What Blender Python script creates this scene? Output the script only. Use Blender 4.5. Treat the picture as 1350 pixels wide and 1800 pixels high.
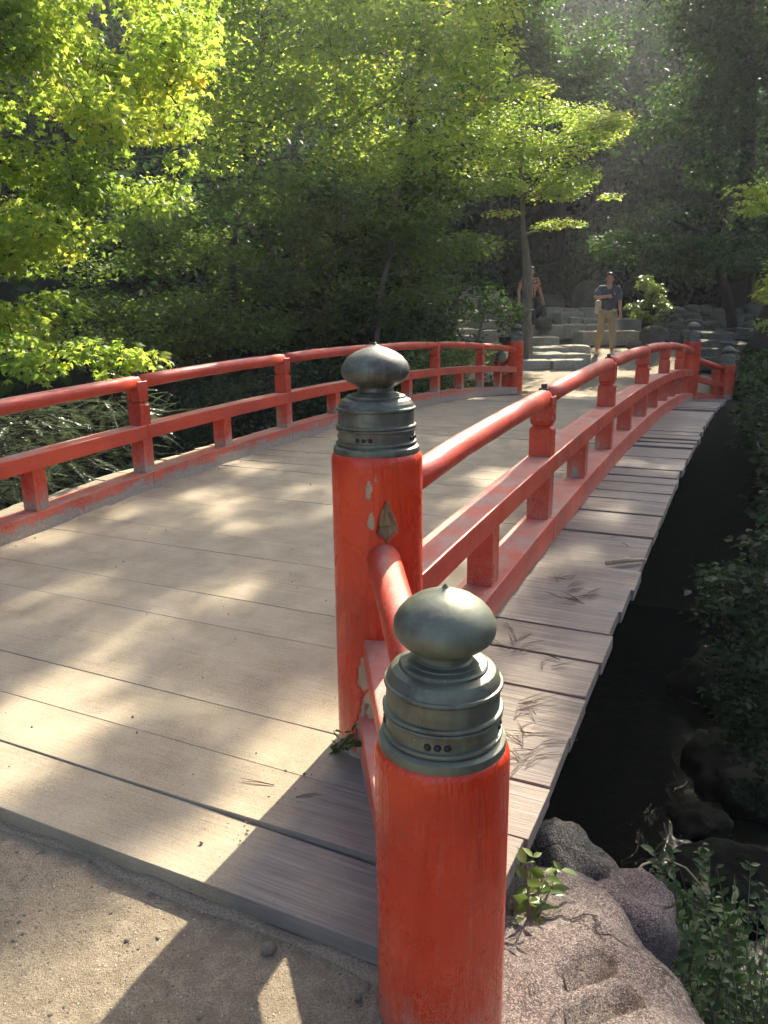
import bpy, bmesh, math, random
import numpy as np
from mathutils import Vector, Matrix

for o in list(bpy.data.objects): bpy.data.objects.remove(o)
R = math.radians
SC = bpy.context.scene
COL = SC.collection

# ------------------------------------------------------------------ camera
ZC = 1.22
F, PITCH, ROLL = 1340.3, 14.045, -0.71
cam = bpy.data.cameras.new('camera'); camo = bpy.data.objects.new('camera', cam); COL.objects.link(camo)
cam.sensor_fit = 'VERTICAL'; cam.sensor_height = 24; cam.sensor_width = 18; cam.lens = 24*F/1800
cam.clip_start = 0.05; cam.clip_end = 500
camo.matrix_world = Matrix.Translation((0, 0, ZC)) @ Matrix.Rotation(R(90-PITCH), 4, 'X') @ Matrix.Rotation(R(ROLL), 4, 'Z')
SC.camera = camo
# ------------------------------------------------------------------ sky, sun, exposure
SUN_AZ, SUN_EL = 24.0, 40.0                      # azimuth from +Y towards +X
w = bpy.data.worlds.new('World'); SC.world = w; w.use_nodes = True
nt = w.node_tree; bgn = nt.nodes['Background']
sky = nt.nodes.new('ShaderNodeTexSky'); sky.sky_type = 'NISHITA'; sky.sun_disc = False
sky.sun_elevation = R(SUN_EL); sky.sun_rotation = R(SUN_AZ); sky.air_density = 0.7; sky.dust_density = 3.0; sky.ozone_density = 0.4
nt.links.new(sky.outputs[0], bgn.inputs[0]); bgn.inputs[1].default_value = 0.15
sl = bpy.data.lights.new('sun', 'SUN'); sl.energy = 5.0; sl.angle = R(0.53); sl.color = (1.0, 0.91, 0.74)
so = bpy.data.objects.new('sun', sl); COL.objects.link(so)
SUN = Vector((math.sin(R(SUN_AZ))*math.cos(R(SUN_EL)), math.cos(R(SUN_AZ))*math.cos(R(SUN_EL)), math.sin(R(SUN_EL))))
so.rotation_euler = (-SUN).to_track_quat('-Z', 'Y').to_euler(); so.location = (5, 12, 30)
vs = SC.view_settings; vs.view_transform = 'Standard'; vs.look = 'None'; vs.gamma = 1; vs.use_curve_mapping = False
vs.exposure = 1.55
HAZE = .0014
SC.render.engine = 'CYCLES'
cy = SC.cycles
cy.use_adaptive_sampling = True; cy.adaptive_threshold = .045
cy.max_bounces = 6; cy.diffuse_bounces = 3; cy.glossy_bounces = 3; cy.transmission_bounces = 4; cy.transparent_max_bounces = 8
cy.caustics_reflective = False; cy.caustics_refractive = False; cy.use_denoising = True; cy.sample_clamp_indirect = 6

# ------------------------------------------------------------------ frames
cp, sp_ = math.cos(R(PITCH)), math.sin(R(PITCH)); cr, sr = math.cos(R(ROLL)), math.sin(R(ROLL))
def ray(u, v):
    x = (u-675)/F; y = (900-v)/F
    x, y = cr*x-sr*y, sr*x+cr*y
    return np.array([x, cp+y*sp_, -sp_+y*cp])
def at(u, v, D):                                  # world point seen at photo pixel (u,v), D metres ahead
    q = ray(u, v); q = q/q[1]*D; q[2] += ZC; return q
YAW = 25.96; P0 = np.array([-0.0173, 1.9709]); L, W, SL = 10.07, 2.61, 0.16
dS = np.array([math.sin(R(YAW)), math.cos(R(YAW))]); dX = np.array([dS[1], -dS[0]])
def loc2w(x, s, z=0.0): p = P0+dX*x+dS*s; return np.array([p[0], p[1], z])
def w2loc(X, Y): dx = X-P0[0]; dy = Y-P0[1]; return dx*dX[0]+dy*dX[1], dx*dS[0]+dy*dS[1]

# ------------------------------------------------------------------ noise
def _h(ix, iy, iz, seed):
    h = (ix.astype(np.int64)*374761393 + iy.astype(np.int64)*668265263 + iz.astype(np.int64)*2147483647 + seed*974634777) & 0xffffffff
    h = ((h ^ (h >> 13))*1274126177) & 0xffffffff
    return ((h ^ (h >> 16)) & 0xffff)/65535.0
def vnoise(p, seed=0):
    p = np.asarray(p, float); i = np.floor(p).astype(np.int64); f = p-i; f = f*f*(3-2*f); o = 0
    for a in (0, 1):
        for b in (0, 1):
            for c in (0, 1):
                wgt = (f[..., 0] if a else 1-f[..., 0])*(f[..., 1] if b else 1-f[..., 1])*(f[..., 2] if c else 1-f[..., 2])
                o = o+wgt*_h(i[..., 0]+a, i[..., 1]+b, i[..., 2]+c, seed)
    return o*2-1
def fbm(p, octv=4, seed=0, gain=.5):
    p = np.asarray(p, float); a, s, t = 1.0, 0.0, 0.0
    for k in range(octv): s = s+a*vnoise(p*(2.03**k)+17.3*k, seed+k); t += a; a *= gain
    return s/t
def sstep(a, b, x): t = np.clip((x-a)/(b-a), 0, 1); return t*t*(3-2*t)

# ------------------------------------------------------------------ mesh helpers
def mesh_np(name, V, Fc, mat=None, attrs=None, smooth=False, matidx=None):
    me = bpy.data.meshes.new(name); V = np.asarray(V, np.float32); Fc = np.asarray(Fc, np.int32)
    m = Fc.shape[1]; n = len(Fc)
    me.vertices.add(len(V)); me.vertices.foreach_set('co', V.ravel())
    me.loops.add(n*m); me.loops.foreach_set('vertex_index', Fc.ravel())
    me.polygons.add(n); me.polygons.foreach_set('loop_start', np.arange(0, n*m, m, dtype=np.int32))
    me.update(calc_edges=True)
    if smooth: me.polygons.foreach_set('use_smooth', np.ones(n, bool))
    for mt in (mat if isinstance(mat, (list, tuple)) else [mat]):
        if mt: me.materials.append(mt)
    if matidx is not None: me.polygons.foreach_set('material_index', np.asarray(matidx, np.int32))
    for k, (dom, arr) in (attrs or {}).items():
        a = me.attributes.new(k, 'FLOAT', dom); a.data.foreach_set('value', np.asarray(arr, np.float32))
    me.update(); return me
def link(name, me, parent=None, loc=None, rz=0):
    o = bpy.data.objects.new(name, me); COL.objects.link(o)
    if parent: o.parent = parent
    if loc is not None: o.location = loc
    if rz: o.rotation_euler = (0, 0, rz)
    return o
def tag(o, label=None, cat=None, group=None, kind=None):
    for k, v in (('label', label), ('category', cat), ('group', group), ('kind', kind)):
        if v: o[k] = v
    return o
def empty(name, loc=(0, 0, 0), rz=0, parent=None): return link(name, None, parent, loc, rz)

class MB:
    def __init__(s): s.v = []; s.f = []; s.wear = []
    def add(s, vs, fs, wear=None):
        b = len(s.v); s.v += [tuple(map(float, q)) for q in vs]; s.f += [tuple(i+b for i in f) for f in fs]
        s.wear += list(wear) if wear is not None else [0]*len(vs)
    def hexa(s, c, wear=None):                    # 8 corners: bottom 4 ccw, top 4 ccw
        s.add(c, [(3, 2, 1, 0), (4, 5, 6, 7), (0, 1, 5, 4), (1, 2, 6, 5), (2, 3, 7, 6), (3, 0, 4, 7)], wear)
    def box(s, x0, x1, y0, y1, z0, z1, wear=None):
        s.hexa([(x0, y0, z0), (x1, y0, z0), (x1, y1, z0), (x0, y1, z0), (x0, y0, z1), (x1, y0, z1), (x1, y1, z1), (x0, y1, z1)], wear)
    def tube(s, pts, rad, n=8, cap=True, wear=None):
        pts = [np.asarray(p, float) for p in pts]; m = len(pts); ring = []; up = np.array([0.0, 0, 1])
        for i, p in enumerate(pts):
            t = pts[min(i+1, m-1)]-pts[max(i-1, 0)]; t = t/(np.linalg.norm(t)+1e-9)
            ref = up if abs(t[2]) < .92 else np.array([1.0, 0, 0])
            a = np.cross(t, ref); a /= np.linalg.norm(a); b = np.cross(a, t)
            r = rad[i] if hasattr(rad, '__len__') else rad
            ring.append([p+r*(math.cos(k*2*math.pi/n)*a+math.sin(k*2*math.pi/n)*b) for k in range(n)])
        fs = [(i*n+k, i*n+(k+1) % n, (i+1)*n+(k+1) % n, (i+1)*n+k) for i in range(m-1) for k in range(n)]
        if cap: fs += [tuple(range(n))[::-1], tuple((m-1)*n+k for k in range(n))]
        s.add([q for r_ in ring for q in r_], fs, [wear]*(m*n) if wear is not None else None)
    def lathe(s, prof, n=32, c=(0, 0, 0)):
        m = len(prof); vs = [(c[0]+r*math.cos(k*2*math.pi/n), c[1]+r*math.sin(k*2*math.pi/n), c[2]+z) for r, z in prof for k in range(n)]
        fs = [(i*n+k, i*n+(k+1) % n, (i+1)*n+(k+1) % n, (i+1)*n+k) for i in range(m-1) for k in range(n)]
        s.add(vs, fs+[tuple((m-1)*n+k for k in range(n))])
    def mesh(s, name, mat, smooth=False):
        me = bpy.data.meshes.new(name); me.from_pydata(s.v, [], s.f)
        if mat: me.materials.append(mat)
        a = me.attributes.new('wear', 'FLOAT', 'POINT'); a.data.foreach_set('value', np.asarray(s.wear, np.float32))
        if smooth: me.polygons.foreach_set('use_smooth', [True]*len(me.polygons))
        me.update(); return me
    def build(s, name, mat, parent=None, smooth=False, loc=None): return link(name, s.mesh(name, mat, smooth), parent, loc)
def bevel(me, w=.004, seg=2, ang=35):
    bm = bmesh.new(); bm.from_mesh(me)
    es = [e for e in bm.edges if len(e.link_faces) == 2 and e.calc_face_angle(0) > R(ang)]
    bmesh.ops.bevel(bm, geom=es, offset=w, segments=seg, profile=.6, affect='EDGES', clamp_overlap=True)
    bm.to_mesh(me); bm.free(); me.update(); return me

# ------------------------------------------------------------------ materials
class NT:
    def __init__(s, name):
        s.m = bpy.data.materials.new(name); s.m.use_nodes = True; s.t = s.m.node_tree; s.t.nodes.clear()
        s.out = s.t.nodes.new('ShaderNodeOutputMaterial')
    def n(s, ty, props=None, **inp):
        nd = s.t.nodes.new('ShaderNode'+ty)
        for k, v in (props or {}).items(): setattr(nd, k, v)
        for k, v in inp.items():
            k2 = k.replace('_', ' ')
            sock = nd.inputs[int(k[1:])] if k[0] == 'i' and k[1:].isdigit() else nd.inputs[k2]
            if hasattr(v, 'is_output') or isinstance(v, bpy.types.NodeSocket): s.t.links.new(v, sock)
            else: sock.default_value = v
        return nd
    def coord(s, which='Object', scale=(1, 1, 1)):
        c = s.n('TexCoord').outputs[which]
        return s.n('Mapping', Vector=c, Scale=scale).outputs[0]
    def noise(s, vec, scale, detail=5, rough=.55, dist=0): return s.n('TexNoise', Vector=vec, Scale=scale, Detail=detail, Roughness=rough, Distortion=dist).outputs[0]
    def ramp(s, fac, stops, interp='LINEAR'):
        r = s.n('ValToRGB', Fac=fac); cr_ = r.color_ramp; cr_.interpolation = interp
        while len(cr_.elements) < len(stops): cr_.elements.new(.5)
        for e, (p, c) in zip(cr_.elements, stops):
            e.position = p; e.color = (*c, 1) if hasattr(c, '__len__') else (c, c, c, 1)
        return r.outputs[0]
    def mix(s, fac, a, b, blend='MIX'):
        nd = s.n('Mix', {'data_type': 'RGBA', 'blend_type': blend}); 
        for sock, v in ((nd.inputs[0], fac), (nd.inputs[6], a), (nd.inputs[7], b)):
            if isinstance(v, bpy.types.NodeSocket): s.t.links.new(v, sock)
            else: sock.default_value = (*v, 1) if hasattr(v, '__len__') else v
        return nd.outputs[2]
    def math(s, op, a, b=0.0, clamp=False):
        nd = s.n('Math', {'operation': op, 'use_clamp': clamp}, i0=a, i1=b); return nd.outputs[0]
    def bump(s, h, strength=.3, dist=.01, normal=None):
        kw = dict(Height=h, Strength=strength, Distance=dist)
        if normal is not None: kw['Normal'] = normal
        return s.n('Bump', **kw).outputs[0]
    def attr(s, name): return s.n('Attribute', {'attribute_name': name}).outputs['Fac']
    def bsdf(s, col, rough, normal=None, metal=0.0, spec=.5, coat=0.0, coat_r=.1):
        kw = dict(Roughness=rough, Metallic=metal)
        b = s.n('BsdfPrincipled', **kw); 
        for sock, v in ((b.inputs['Base Color'], col), (b.inputs['Specular IOR Level'], spec), (b.inputs['Coat Weight'], coat), (b.inputs['Coat Roughness'], coat_r)):
            if isinstance(v, bpy.types.NodeSocket): s.t.links.new(v, sock)
            else: sock.default_value = (*v, 1) if hasattr(v, '__len__') else v
        if normal is not None: s.t.links.new(normal, b.inputs['Normal'])
        return b.outputs[0]
    def done(s, sh): s.t.links.new(sh, s.out.inputs[0]); return s.m

def m_red(name, grain=(1, 1, 1), dusty=.0, wave=.8, gl=0.0):
    k = NT(name); c = k.coord('Object'); cg = k.coord('Object', grain)
    n1 = k.noise(c, 3.0, 4); n2 = k.noise(cg, 26, 5, .6); n3 = k.noise(c, 60, 3); n4 = k.noise(c, 11, 6, .65)
    red = k.ramp(n1, [(.32, (.38, .022, .006)), (.5, (.53, .036, .008)), (.68, (.64, .062, .014))])
    red = k.mix(k.ramp(n2, [(.50, 0.0), (.72, .30)]), red, (.36, .024, .012))
    scr = k.noise(k.coord('Object', tuple(40*g_+4 for g_ in grain)), 1.3, 6, .7, 1.2)
    red = k.mix(k.ramp(scr, [(.56, 0.0), (.68, .45)]), red, (.60, .12, .06))
    wear = k.attr('wear')
    # flaked grey wood where the wear value is high, ragged along the grain
    m = k.math('ADD', k.math('MULTIPLY', wear, 1.0), k.math('MULTIPLY', k.math('SUBTRACT', k.mix(.55, n2, n4), .5), 1.5))
    peel = k.ramp(m, [(.60, 0.0), (.66, 1.0)])
    wood = k.ramp(n3, [(.3, (.23, .19, .15)), (.7, (.38, .33, .27))])
    pale = k.ramp(m, [(.38, 0.0), (.60, .45)])
    red = k.mix(pale, red, (.50, .20, .15))
    col = k.mix(peel, red, wood)
    # small flakes of lost paint
    vor = k.n('TexVoronoi', Vector=c, Scale=17.0).outputs['Distance']
    fl = k.math('MULTIPLY', k.ramp(vor, [(.045, 1.0), (.06, 0.0)]), k.ramp(k.noise(c, 5, 2), [(.56, 0.0), (.60, 1.0)]))
    col = k.mix(fl, col, (.55, .47, .38))
    # fine dust
    d = k.math('MULTIPLY', k.ramp(k.noise(c, 220, 3), [(.45, 0.0), (.62, 1.0)]), k.math('ADD', k.math('MULTIPLY', wear, .75), dusty), True)
    up = k.math('MAXIMUM', k.n('SeparateXYZ', Vector=k.n('NewGeometry').outputs['Normal']).outputs[2], 0.0)
    d2 = k.math('MULTIPLY', k.math('POWER', up, 6.0), k.ramp(k.noise(c, 7, 5, .7), [(.35, .12), (.65, .85)]))
    if dusty > 0: d = k.math('MAXIMUM', d, d2)
    col = k.mix(d, col, (.40, .345, .27))
    rough = k.math('ADD', k.ramp(n4, [(.35, .30-gl), (.7, .52-gl)]), k.math('MULTIPLY', k.math('MAXIMUM', peel, d), .5), True)
    h = k.math('ADD', k.math('MULTIPLY', n2, .6), k.math('ADD', k.math('MULTIPLY', n4, .5), k.math('MULTIPLY', peel, -.5)))
    wv = k.noise(k.coord('Object', (grain[0]*9, grain[1]*9, grain[2]*9)), 1.6, 5, .62, .8)
    wr2 = k.noise(k.coord('Object', tuple(30/(.25+g_) for g_ in grain)), .8, 4, .6, .5)
    nm = k.bump(wv, wave, .014, k.bump(k.math('ADD', h, k.math('MULTIPLY', wr2, .35)), .5, .006))
    return k.done(k.bsdf(col, rough, nm, spec=.42))
def m_bronze(name='patinated_bronze', g=0):
    k = NT(name); c = k.coord('Object')
    n1 = k.noise(c, 9, 6, .6, .6); n2 = k.noise(c, 90, 4, .6); cs = k.coord('Object', (1, 1, 4)); n3 = k.noise(cs, 12, 5, .65, .6)
    col = k.ramp(k.mix(.5, n1, n3), [(.38, (.060, .054, .042)), (.48, (.095, .090, .070)), (.56, (.125, .135, .10)), (.66, (.20, .215, .155))])
    col = k.mix(k.ramp(n2, [(.62, 0.0), (.72, .5)]), col, (.04, .035, .03))
    sp = k.ramp(k.n('TexVoronoi', Vector=c, Scale=34.0).outputs['Distance'], [(.05, 1.0), (.075, 0.0)])
    col = k.mix(k.math('MULTIPLY', sp, k.ramp(n1, [(.5, 0.0), (.55, 1.0)])), col, (.5, .5, .45))
    stv = k.ramp(k.noise(k.coord('Object', (1, 1, .10)), 46, 4, .65), [(.52, 0.0), (.66, .45)]); col = k.mix(stv, col, (.19, .225, .17))
    if g: col = k.mix(k.ramp(n1, [(.35, .2), (.6, .7)]), col, (.155, .17, .12))
    return k.done(k.bsdf(col, k.ramp(n1, [(.3, .36), (.7, .58)]), k.bump(k.math('ADD', n2, n1), .14, .003), metal=.42, spec=.45))
def m_wood(name, a, b, rough=.75, scale=(1, 1, 1)):
    k = NT(name); c = k.coord('Object', scale); n = k.noise(c, 8, 6, .65, .3)
    col = k.ramp(n, [(.3, a), (.7, b)]); return k.done(k.bsdf(col, rough, k.bump(n, .5, .006), spec=.3))
def m_plank():
    k = NT('weathered_plank'); c = k.coord('Object'); info = k.n('ObjectInfo').outputs['Random']
    off = k.n('CombineXYZ', X=k.math('MULTIPLY', info, 37.0), Y=0.0, Z=k.math('MULTIPLY', info, 11.0)).outputs[0]
    cc = k.n('VectorMath', {'operation': 'ADD'}, i0=c, i1=off).outputs[0]
    cg = k.n('Mapping', Vector=cc, Scale=(1.6, 42, 12)).outputs[0]
    g = k.noise(cg, 1.7, 6, .62, .5); cg2 = k.n('Mapping', Vector=cc, Scale=(3.0, 150, 40)).outputs[0]; g2 = k.noise(cg2, 1.3, 4, .6)
    n1 = k.noise(cc, 2.3, 5); n3 = k.noise(cc, 240, 4, .7); n4 = k.noise(cc, 6, 6, .6)
    wood = k.ramp(k.mix(.4, g, g2), [(.36, (.088, .074, .060)), (.5, (.182, .157, .130)), (.64, (.29, .255, .215))])
    wood = k.mix(k.math('MULTIPLY', info, .35), wood, (.235, .215, .20))
    sand = k.ramp(k.mix(.34, k.mix(.22, n3, g2), n4), [(.36, (.185, .146, .094)), (.5, (.318, .262, .175)), (.64, (.42, .355, .25))])
    sx = k.n('SeparateXYZ', Vector=c).outputs[0]
    inside = k.math('MULTIPLY', k.ramp(k.math('ADD', sx, 1.0), [(.90, 1.0), (1.0, 0.0)]), 1.0)   # x<0: between the railings
    dm = k.math('ADD', k.math('MULTIPLY', inside, .62), k.math('MULTIPLY', k.math('SUBTRACT', k.mix(.35, n1, n4), .5), 1.3))
    dm = k.math('ADD', dm, k.math('MULTIPLY', k.math('SUBTRACT', g, .5), -.8))
    dust = k.ramp(dm, [(.02, .08), (.45, .90)])
    col = k.mix(dust, wood, sand)
    grit = k.ramp(k.noise(cc, 75, 2, .5), [(.70, 0.0), (.73, 1.0)])
    col = k.mix(k.math('MULTIPLY', grit, .55), col, (.17, .13, .10))
    h = k.math('ADD', k.math('MULTIPLY', k.mix(.5, g, g2), k.math('SUBTRACT', 1.35, dust)), k.math('MULTIPLY', n3, .22))
    h = k.math('ADD', h, k.math('MULTIPLY', n4, .25))
    return k.done(k.bsdf(col, .82, k.bump(h, .55, .006), spec=.28))
def m_ground():
    k = NT('sand_and_shaded_litter'); c = k.coord('Object')
    n1 = k.noise(c, 1.6, 5); n2 = k.noise(c, 22, 6, .7); n3 = k.noise(c, 210, 5, .75); n4 = k.noise(c, 520, 2, .6)
    f = k.mix(.78, n2, n3); f = k.mix(.45, f, n4)
    sand = k.ramp(f, [(.36, (.10, .075, .05)), (.45, (.27, .215, .145)), (.54, (.40, .33, .225)), (.66, (.60, .52, .39))])
    sand = k.mix(k.ramp(k.mix(.5, n1, n2), [(.40, .65), (.54, 0.0)]), sand, (.21, .165, .115))
    peb = k.n('TexVoronoi', Vector=c, Scale=95.0); pm = k.math('MULTIPLY', k.ramp(peb.outputs['Distance'], [(.22, 1.0), (.30, 0.0)]), k.ramp(k.n('SeparateXYZ', Vector=peb.outputs['Color']).outputs[0], [(.72, 0.0), (.76, 1.0)]))
    sand = k.mix(k.math('MULTIPLY', pm, .7), sand, k.ramp(k.n('SeparateXYZ', Vector=peb.outputs['Color']).outputs[1], [(.2, (.12, .095, .07)), (.8, (.60, .54, .44))]))
    lit = k.ramp(n2, [(.3, (.005, .008, .004)), (.6, (.011, .015, .007)), (.8, (.020, .022, .010))])  # litter, with the shade of ravine and hillside put into its colour
    col = k.mix(k.attr('path'), lit, sand)
    h = k.math('ADD', k.math('MULTIPLY', n2, .8), k.math('ADD', k.math('MULTIPLY', n3, .45), k.math('MULTIPLY', n4, .2)))
    h = k.math('ADD', h, k.math('MULTIPLY', pm, .35))
    return k.done(k.bsdf(col, .9, k.bump(h, 1.0, .018), spec=.2))
def m_rock(name, lo, mid, hi, moss=0.0, gr=1.0, speck=False):
    k = NT(name); c = k.coord('Object')
    n1 = k.noise(c, 3.5*gr, 6, .6, .4); n2 = k.noise(c, 40*gr, 6, .75); n3 = k.noise(c, 190*gr, 4, .75)
    f = k.mix(.66, n1, k.mix(.5, n2, n3))
    col = k.ramp(f, [(.36, lo), (.5, mid), (.62, hi)])
    if speck:
        vo = k.n('TexVoronoi', Vector=c, Scale=330.0); sp_c = k.n('SeparateXYZ', Vector=vo.outputs['Color'])
        col = k.mix(k.ramp(sp_c.outputs[0], [(.76, 0.0), (.80, .55)]), col, (.055, .048, .045)); col = k.mix(k.ramp(sp_c.outputs[1], [(.72, 0.0), (.77, .45)]), col, (.64, .55, .47))
        n3 = k.math('ADD', n3, k.math('MULTIPLY', sp_c.outputs[2], .35))
        dv_ = k.n('VectorMath', {'operation': 'ADD'}, i0=c, i1=k.n('VectorMath', {'operation': 'SCALE'}, i0=k.n('TexNoise', Vector=c, Scale=7.0, Detail=5.0).outputs['Color'], Scale=.22).outputs[0]).outputs[0]
        ck = k.ramp(k.n('TexVoronoi', {'feature': 'DISTANCE_TO_EDGE'}, Vector=dv_, Scale=3.1).outputs[0], [(.004, 1.0), (.020, 0.0)])
        ck = k.math('MULTIPLY', ck, k.ramp(k.noise(c, 5, 3), [(.46, 0.0), (.54, 1.0)]))
        col = k.mix(k.math('MULTIPLY', ck, .8), col, (.05, .04, .035)); n1 = k.math('SUBTRACT', n1, k.math('MULTIPLY', ck, .8))
        st_ = k.ramp(k.noise(c, 4.2, 5, .65, .5), [(.50, 0.0), (.62, .55)]); col = k.mix(st_, col, (.10, .078, .072))
    if moss > 0:
        up = k.n('SeparateXYZ', Vector=k.n('NewGeometry').outputs['Normal']).outputs[2]
        mk = k.math('MULTIPLY', k.ramp(k.noise(c, 6*gr, 4), [(.45, 0.0), (.6, moss)]), k.ramp(up, [(.0, 0.0), (.6, 1.0)]))
        col = k.mix(mk, col, (.05, .065, .02))
    h = k.math('ADD', k.math('ADD', n2, n1), k.math('MULTIPLY', n3, .6))
    return k.done(k.bsdf(col, .88, k.bump(h, 1.0, .02), spec=.25))
def m_bark(name, a, b):
    k = NT(name); c = k.coord('Object', (1, 1, .25)); n = k.noise(c, 14, 6, .7, .4); n2 = k.noise(k.coord('Object'), 5, 4)
    col = k.ramp(k.mix(.3, n, n2), [(.3, a), (.7, b)]); return k.done(k.bsdf(col, .9, k.bump(n, .8, .02), spec=.2))
def m_leaf(name, stops, trans, tcol, rough=.42, spec=.5, tfac=.5):
    k = NT(name); lv = k.attr('lv'); c = k.coord('Object'); n = k.noise(c, 1.1, 3)
    f = k.math('ADD', k.math('MULTIPLY', lv, .62), k.math('MULTIPLY', k.math('SUBTRACT', n, .31), 1.0), True)
    col = k.ramp(f, stops)
    tc = k.mix(1.0, col, tcol, 'MULTIPLY')
    b = k.bsdf(col, rough, spec=spec)
    t = k.n('BsdfTranslucent', Color=tc).outputs[0]
    return k.done(k.n('MixShader', i0=tfac, i1=b, i2=t).outputs[0])
def m_flat(name, col, rough=.7, metal=0.0, var=.25, scale=20, bumps=.2):
    k = NT(name); c = k.coord('Object'); n = k.noise(c, scale, 5, .6)
    d = tuple(x*(1-var) for x in col); e = tuple(min(1, x*(1+var)) for x in col)
    return k.done(k.bsdf(k.ramp(n, [(.3, d), (.7, e)]), rough, k.bump(n, bumps, .004), metal))
def m_water():
    k = NT('dark_stream_water'); c = k.coord('Object'); n = k.noise(c, 5, 4, .6, 1.0)
    return k.done(k.bsdf((.005, .006, .005), .12, k.bump(n, .3, .03), spec=.4))

M = {}
M['red'] = m_red('vermilion_paint', (1, 1, .12), 0.0, .8, .10); M['red_h'] = m_red('vermilion_paint_rail', (1, .1, 1), .12, .3)
M['bronze'] = m_bronze(); M['bronze_g'] = m_bronze('green_bronze', 1); M['plank'] = m_plank(); M['ground'] = m_ground()
M['rot'] = m_wood('rotten_wood', (.05, .035, .02), (.42, .31, .16), .85, (9, 9, 1.2))
M['bare'] = m_wood('bare_wood', (.24, .18, .11), (.46, .37, .24), .8, (6, 6, .8))
M['beam'] = m_wood('dark_beam', (.03, .022, .016), (.07, .05, .04), .8)
M['granite'] = m_rock('pink_granite', (.06, .045, .042), (.24, .19, .17), (.54, .46, .39), 0, 1.25, True)
M['stone'] = m_rock('mossy_stone', (.035, .034, .026), (.10, .092, .074), (.21, .19, .155), .9, .5)
M['mossrock'] = m_rock('lichen_rock', (.05, .048, .04), (.16, .15, .12), (.36, .34, .30), .5, 1.0, True)
M['darkrock'] = m_rock('shaded_stream_rock', (.004, .004, .0035), (.012, .011, .009), (.026, .023, .018), .3, 1.2)  # rock colour taken near black to carry the shade of the ravine
M['step'] = m_rock('step_stone', (.20, .18, .14), (.37, .33, .265), (.52, .475, .38), .15, .5)
M['bark'] = m_bark('maple_bark', (.035, .03, .022), (.12, .105, .08)); M['barkp'] = m_bark('pale_bark', (.10, .085, .06), (.26, .22, .16)); M['barkd'] = m_bark('dark_bark', (.015, .012, .01), (.045, .037, .03))
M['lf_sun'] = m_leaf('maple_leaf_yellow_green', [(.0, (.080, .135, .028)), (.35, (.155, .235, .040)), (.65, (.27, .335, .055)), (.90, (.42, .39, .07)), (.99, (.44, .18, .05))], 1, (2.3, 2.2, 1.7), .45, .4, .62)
M['lf_mid'] = m_leaf('maple_leaf_shaded', [(.0, (.050, .085, .030)), (.4, (.09, .145, .040)), (.7, (.15, .21, .05)), (.95, (.25, .28, .06))], 1, (1.9, 1.9, 1.0), .55, .25, .55)  # darker copy of the maple leaf, shade of the lower crowns in its colour
M['lf_shade'] = m_leaf('shade_leaf_green', [(.0, (.03, .058, .020)), (.5, (.055, .10, .03)), (1.0, (.10, .15, .04))], 1, (1.6, 1.8, .9), .55, .25, .48)  # shade on the dim tree and shrubs put into a darker leaf green
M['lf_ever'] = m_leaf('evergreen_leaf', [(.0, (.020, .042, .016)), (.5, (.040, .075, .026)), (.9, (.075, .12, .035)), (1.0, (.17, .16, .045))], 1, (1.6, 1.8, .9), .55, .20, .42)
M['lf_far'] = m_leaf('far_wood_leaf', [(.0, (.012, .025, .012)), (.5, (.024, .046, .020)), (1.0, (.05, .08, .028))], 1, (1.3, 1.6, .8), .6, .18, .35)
M['lf_yew'] = m_leaf('yew_needle', [(.0, (.07, .10, .06)), (.5, (.14, .185, .10)), (1.0, (.27, .32, .17))], 1, (1.2, 1.3, .8), .30, .9, .3)
M['lf_low'] = m_leaf('undergrowth_leaf', [(.0, (.018, .040, .010)), (.5, (.036, .075, .016)), (1.0, (.075, .135, .025))], 1, (1.2, 1.4, .7), .5, .3, .3)
M['lf_bush'] = m_leaf('bush_leaf', [(.0, (.07, .12, .03)), (.5, (.13, .19, .045)), (1.0, (.25, .31, .09))], 1, (1.4, 1.4, .7), .32, .5, .42)
M['black'] = m_flat('black_iron', (.02, .02, .022), .5, .3); M['dirt'] = m_flat('crumbled_earth', (.26, .20, .13), .95, 0, .5, 220, .9)
M['needle'] = m_flat('dry_pine_needle', (.10, .06, .038), .8, 0, .4, 30); M['pebble'] = m_rock('pebble_grit', (.24, .21, .17), (.42, .37, .30), (.68, .63, .55), 0, 9)
M['water'] = m_water()

# ================================================================== terrain
def terrain_h(X, Y):
    x, s = w2loc(X, Y); p = np.stack([X, Y, 0*X], -1)
    n1 = fbm(p*.35, 4, 3); n2 = fbm(p*1.6, 4, 9)
    eN = np.where(x < -3.3, 1.2+(-3.3-x)*.25, np.interp(x, [.2, .34, .6, 1.0, 2.0, 12], [-.12, -.30, -1.15, -1.9, -3, -8]))+n2*.05
    eF = 9.95+np.clip(-3.4-x, 0, 30)*.10+n1*.35
    near = n2*.012+fbm(p*5, 3, 21)*.008
    # far bank: path rising to the steps, then the wooded hillside
    base = np.interp(Y, [11, 12.4, 15.4, 16.2, 17.2, 19.5, 22, 26, 34, 60, 95], [.03, .05, .22, .38, .56, .72, 1.05, 2.3, 7.0, 27, 50])
    side = np.clip(np.abs(x+1.6)-5.2, 0, 60)
    far = base+side*.34*sstep(0, 6, side)+n1*np.clip(Y-17, 0, 14)*.09+n2*.03
    D = sstep(eN, eN+1.1, s)*(1-sstep(eF-2.6, eF, s))
    pl = np.where(s < 5, near+np.clip(-8-s, 0, 50)*.12, far)
    z = pl*(1-D)+(-2.55+n1*.35+n2*.25)*D
    path = (1-sstep(.02, .25, D))*np.where(s < 5, 1-sstep(2.6, 4.5, np.abs(x+1.2)), (1-sstep(2.0, 2.6, np.abs(x+2.1)))*(1-sstep(17.6, 18.6, Y)))
    return z, path
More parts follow.
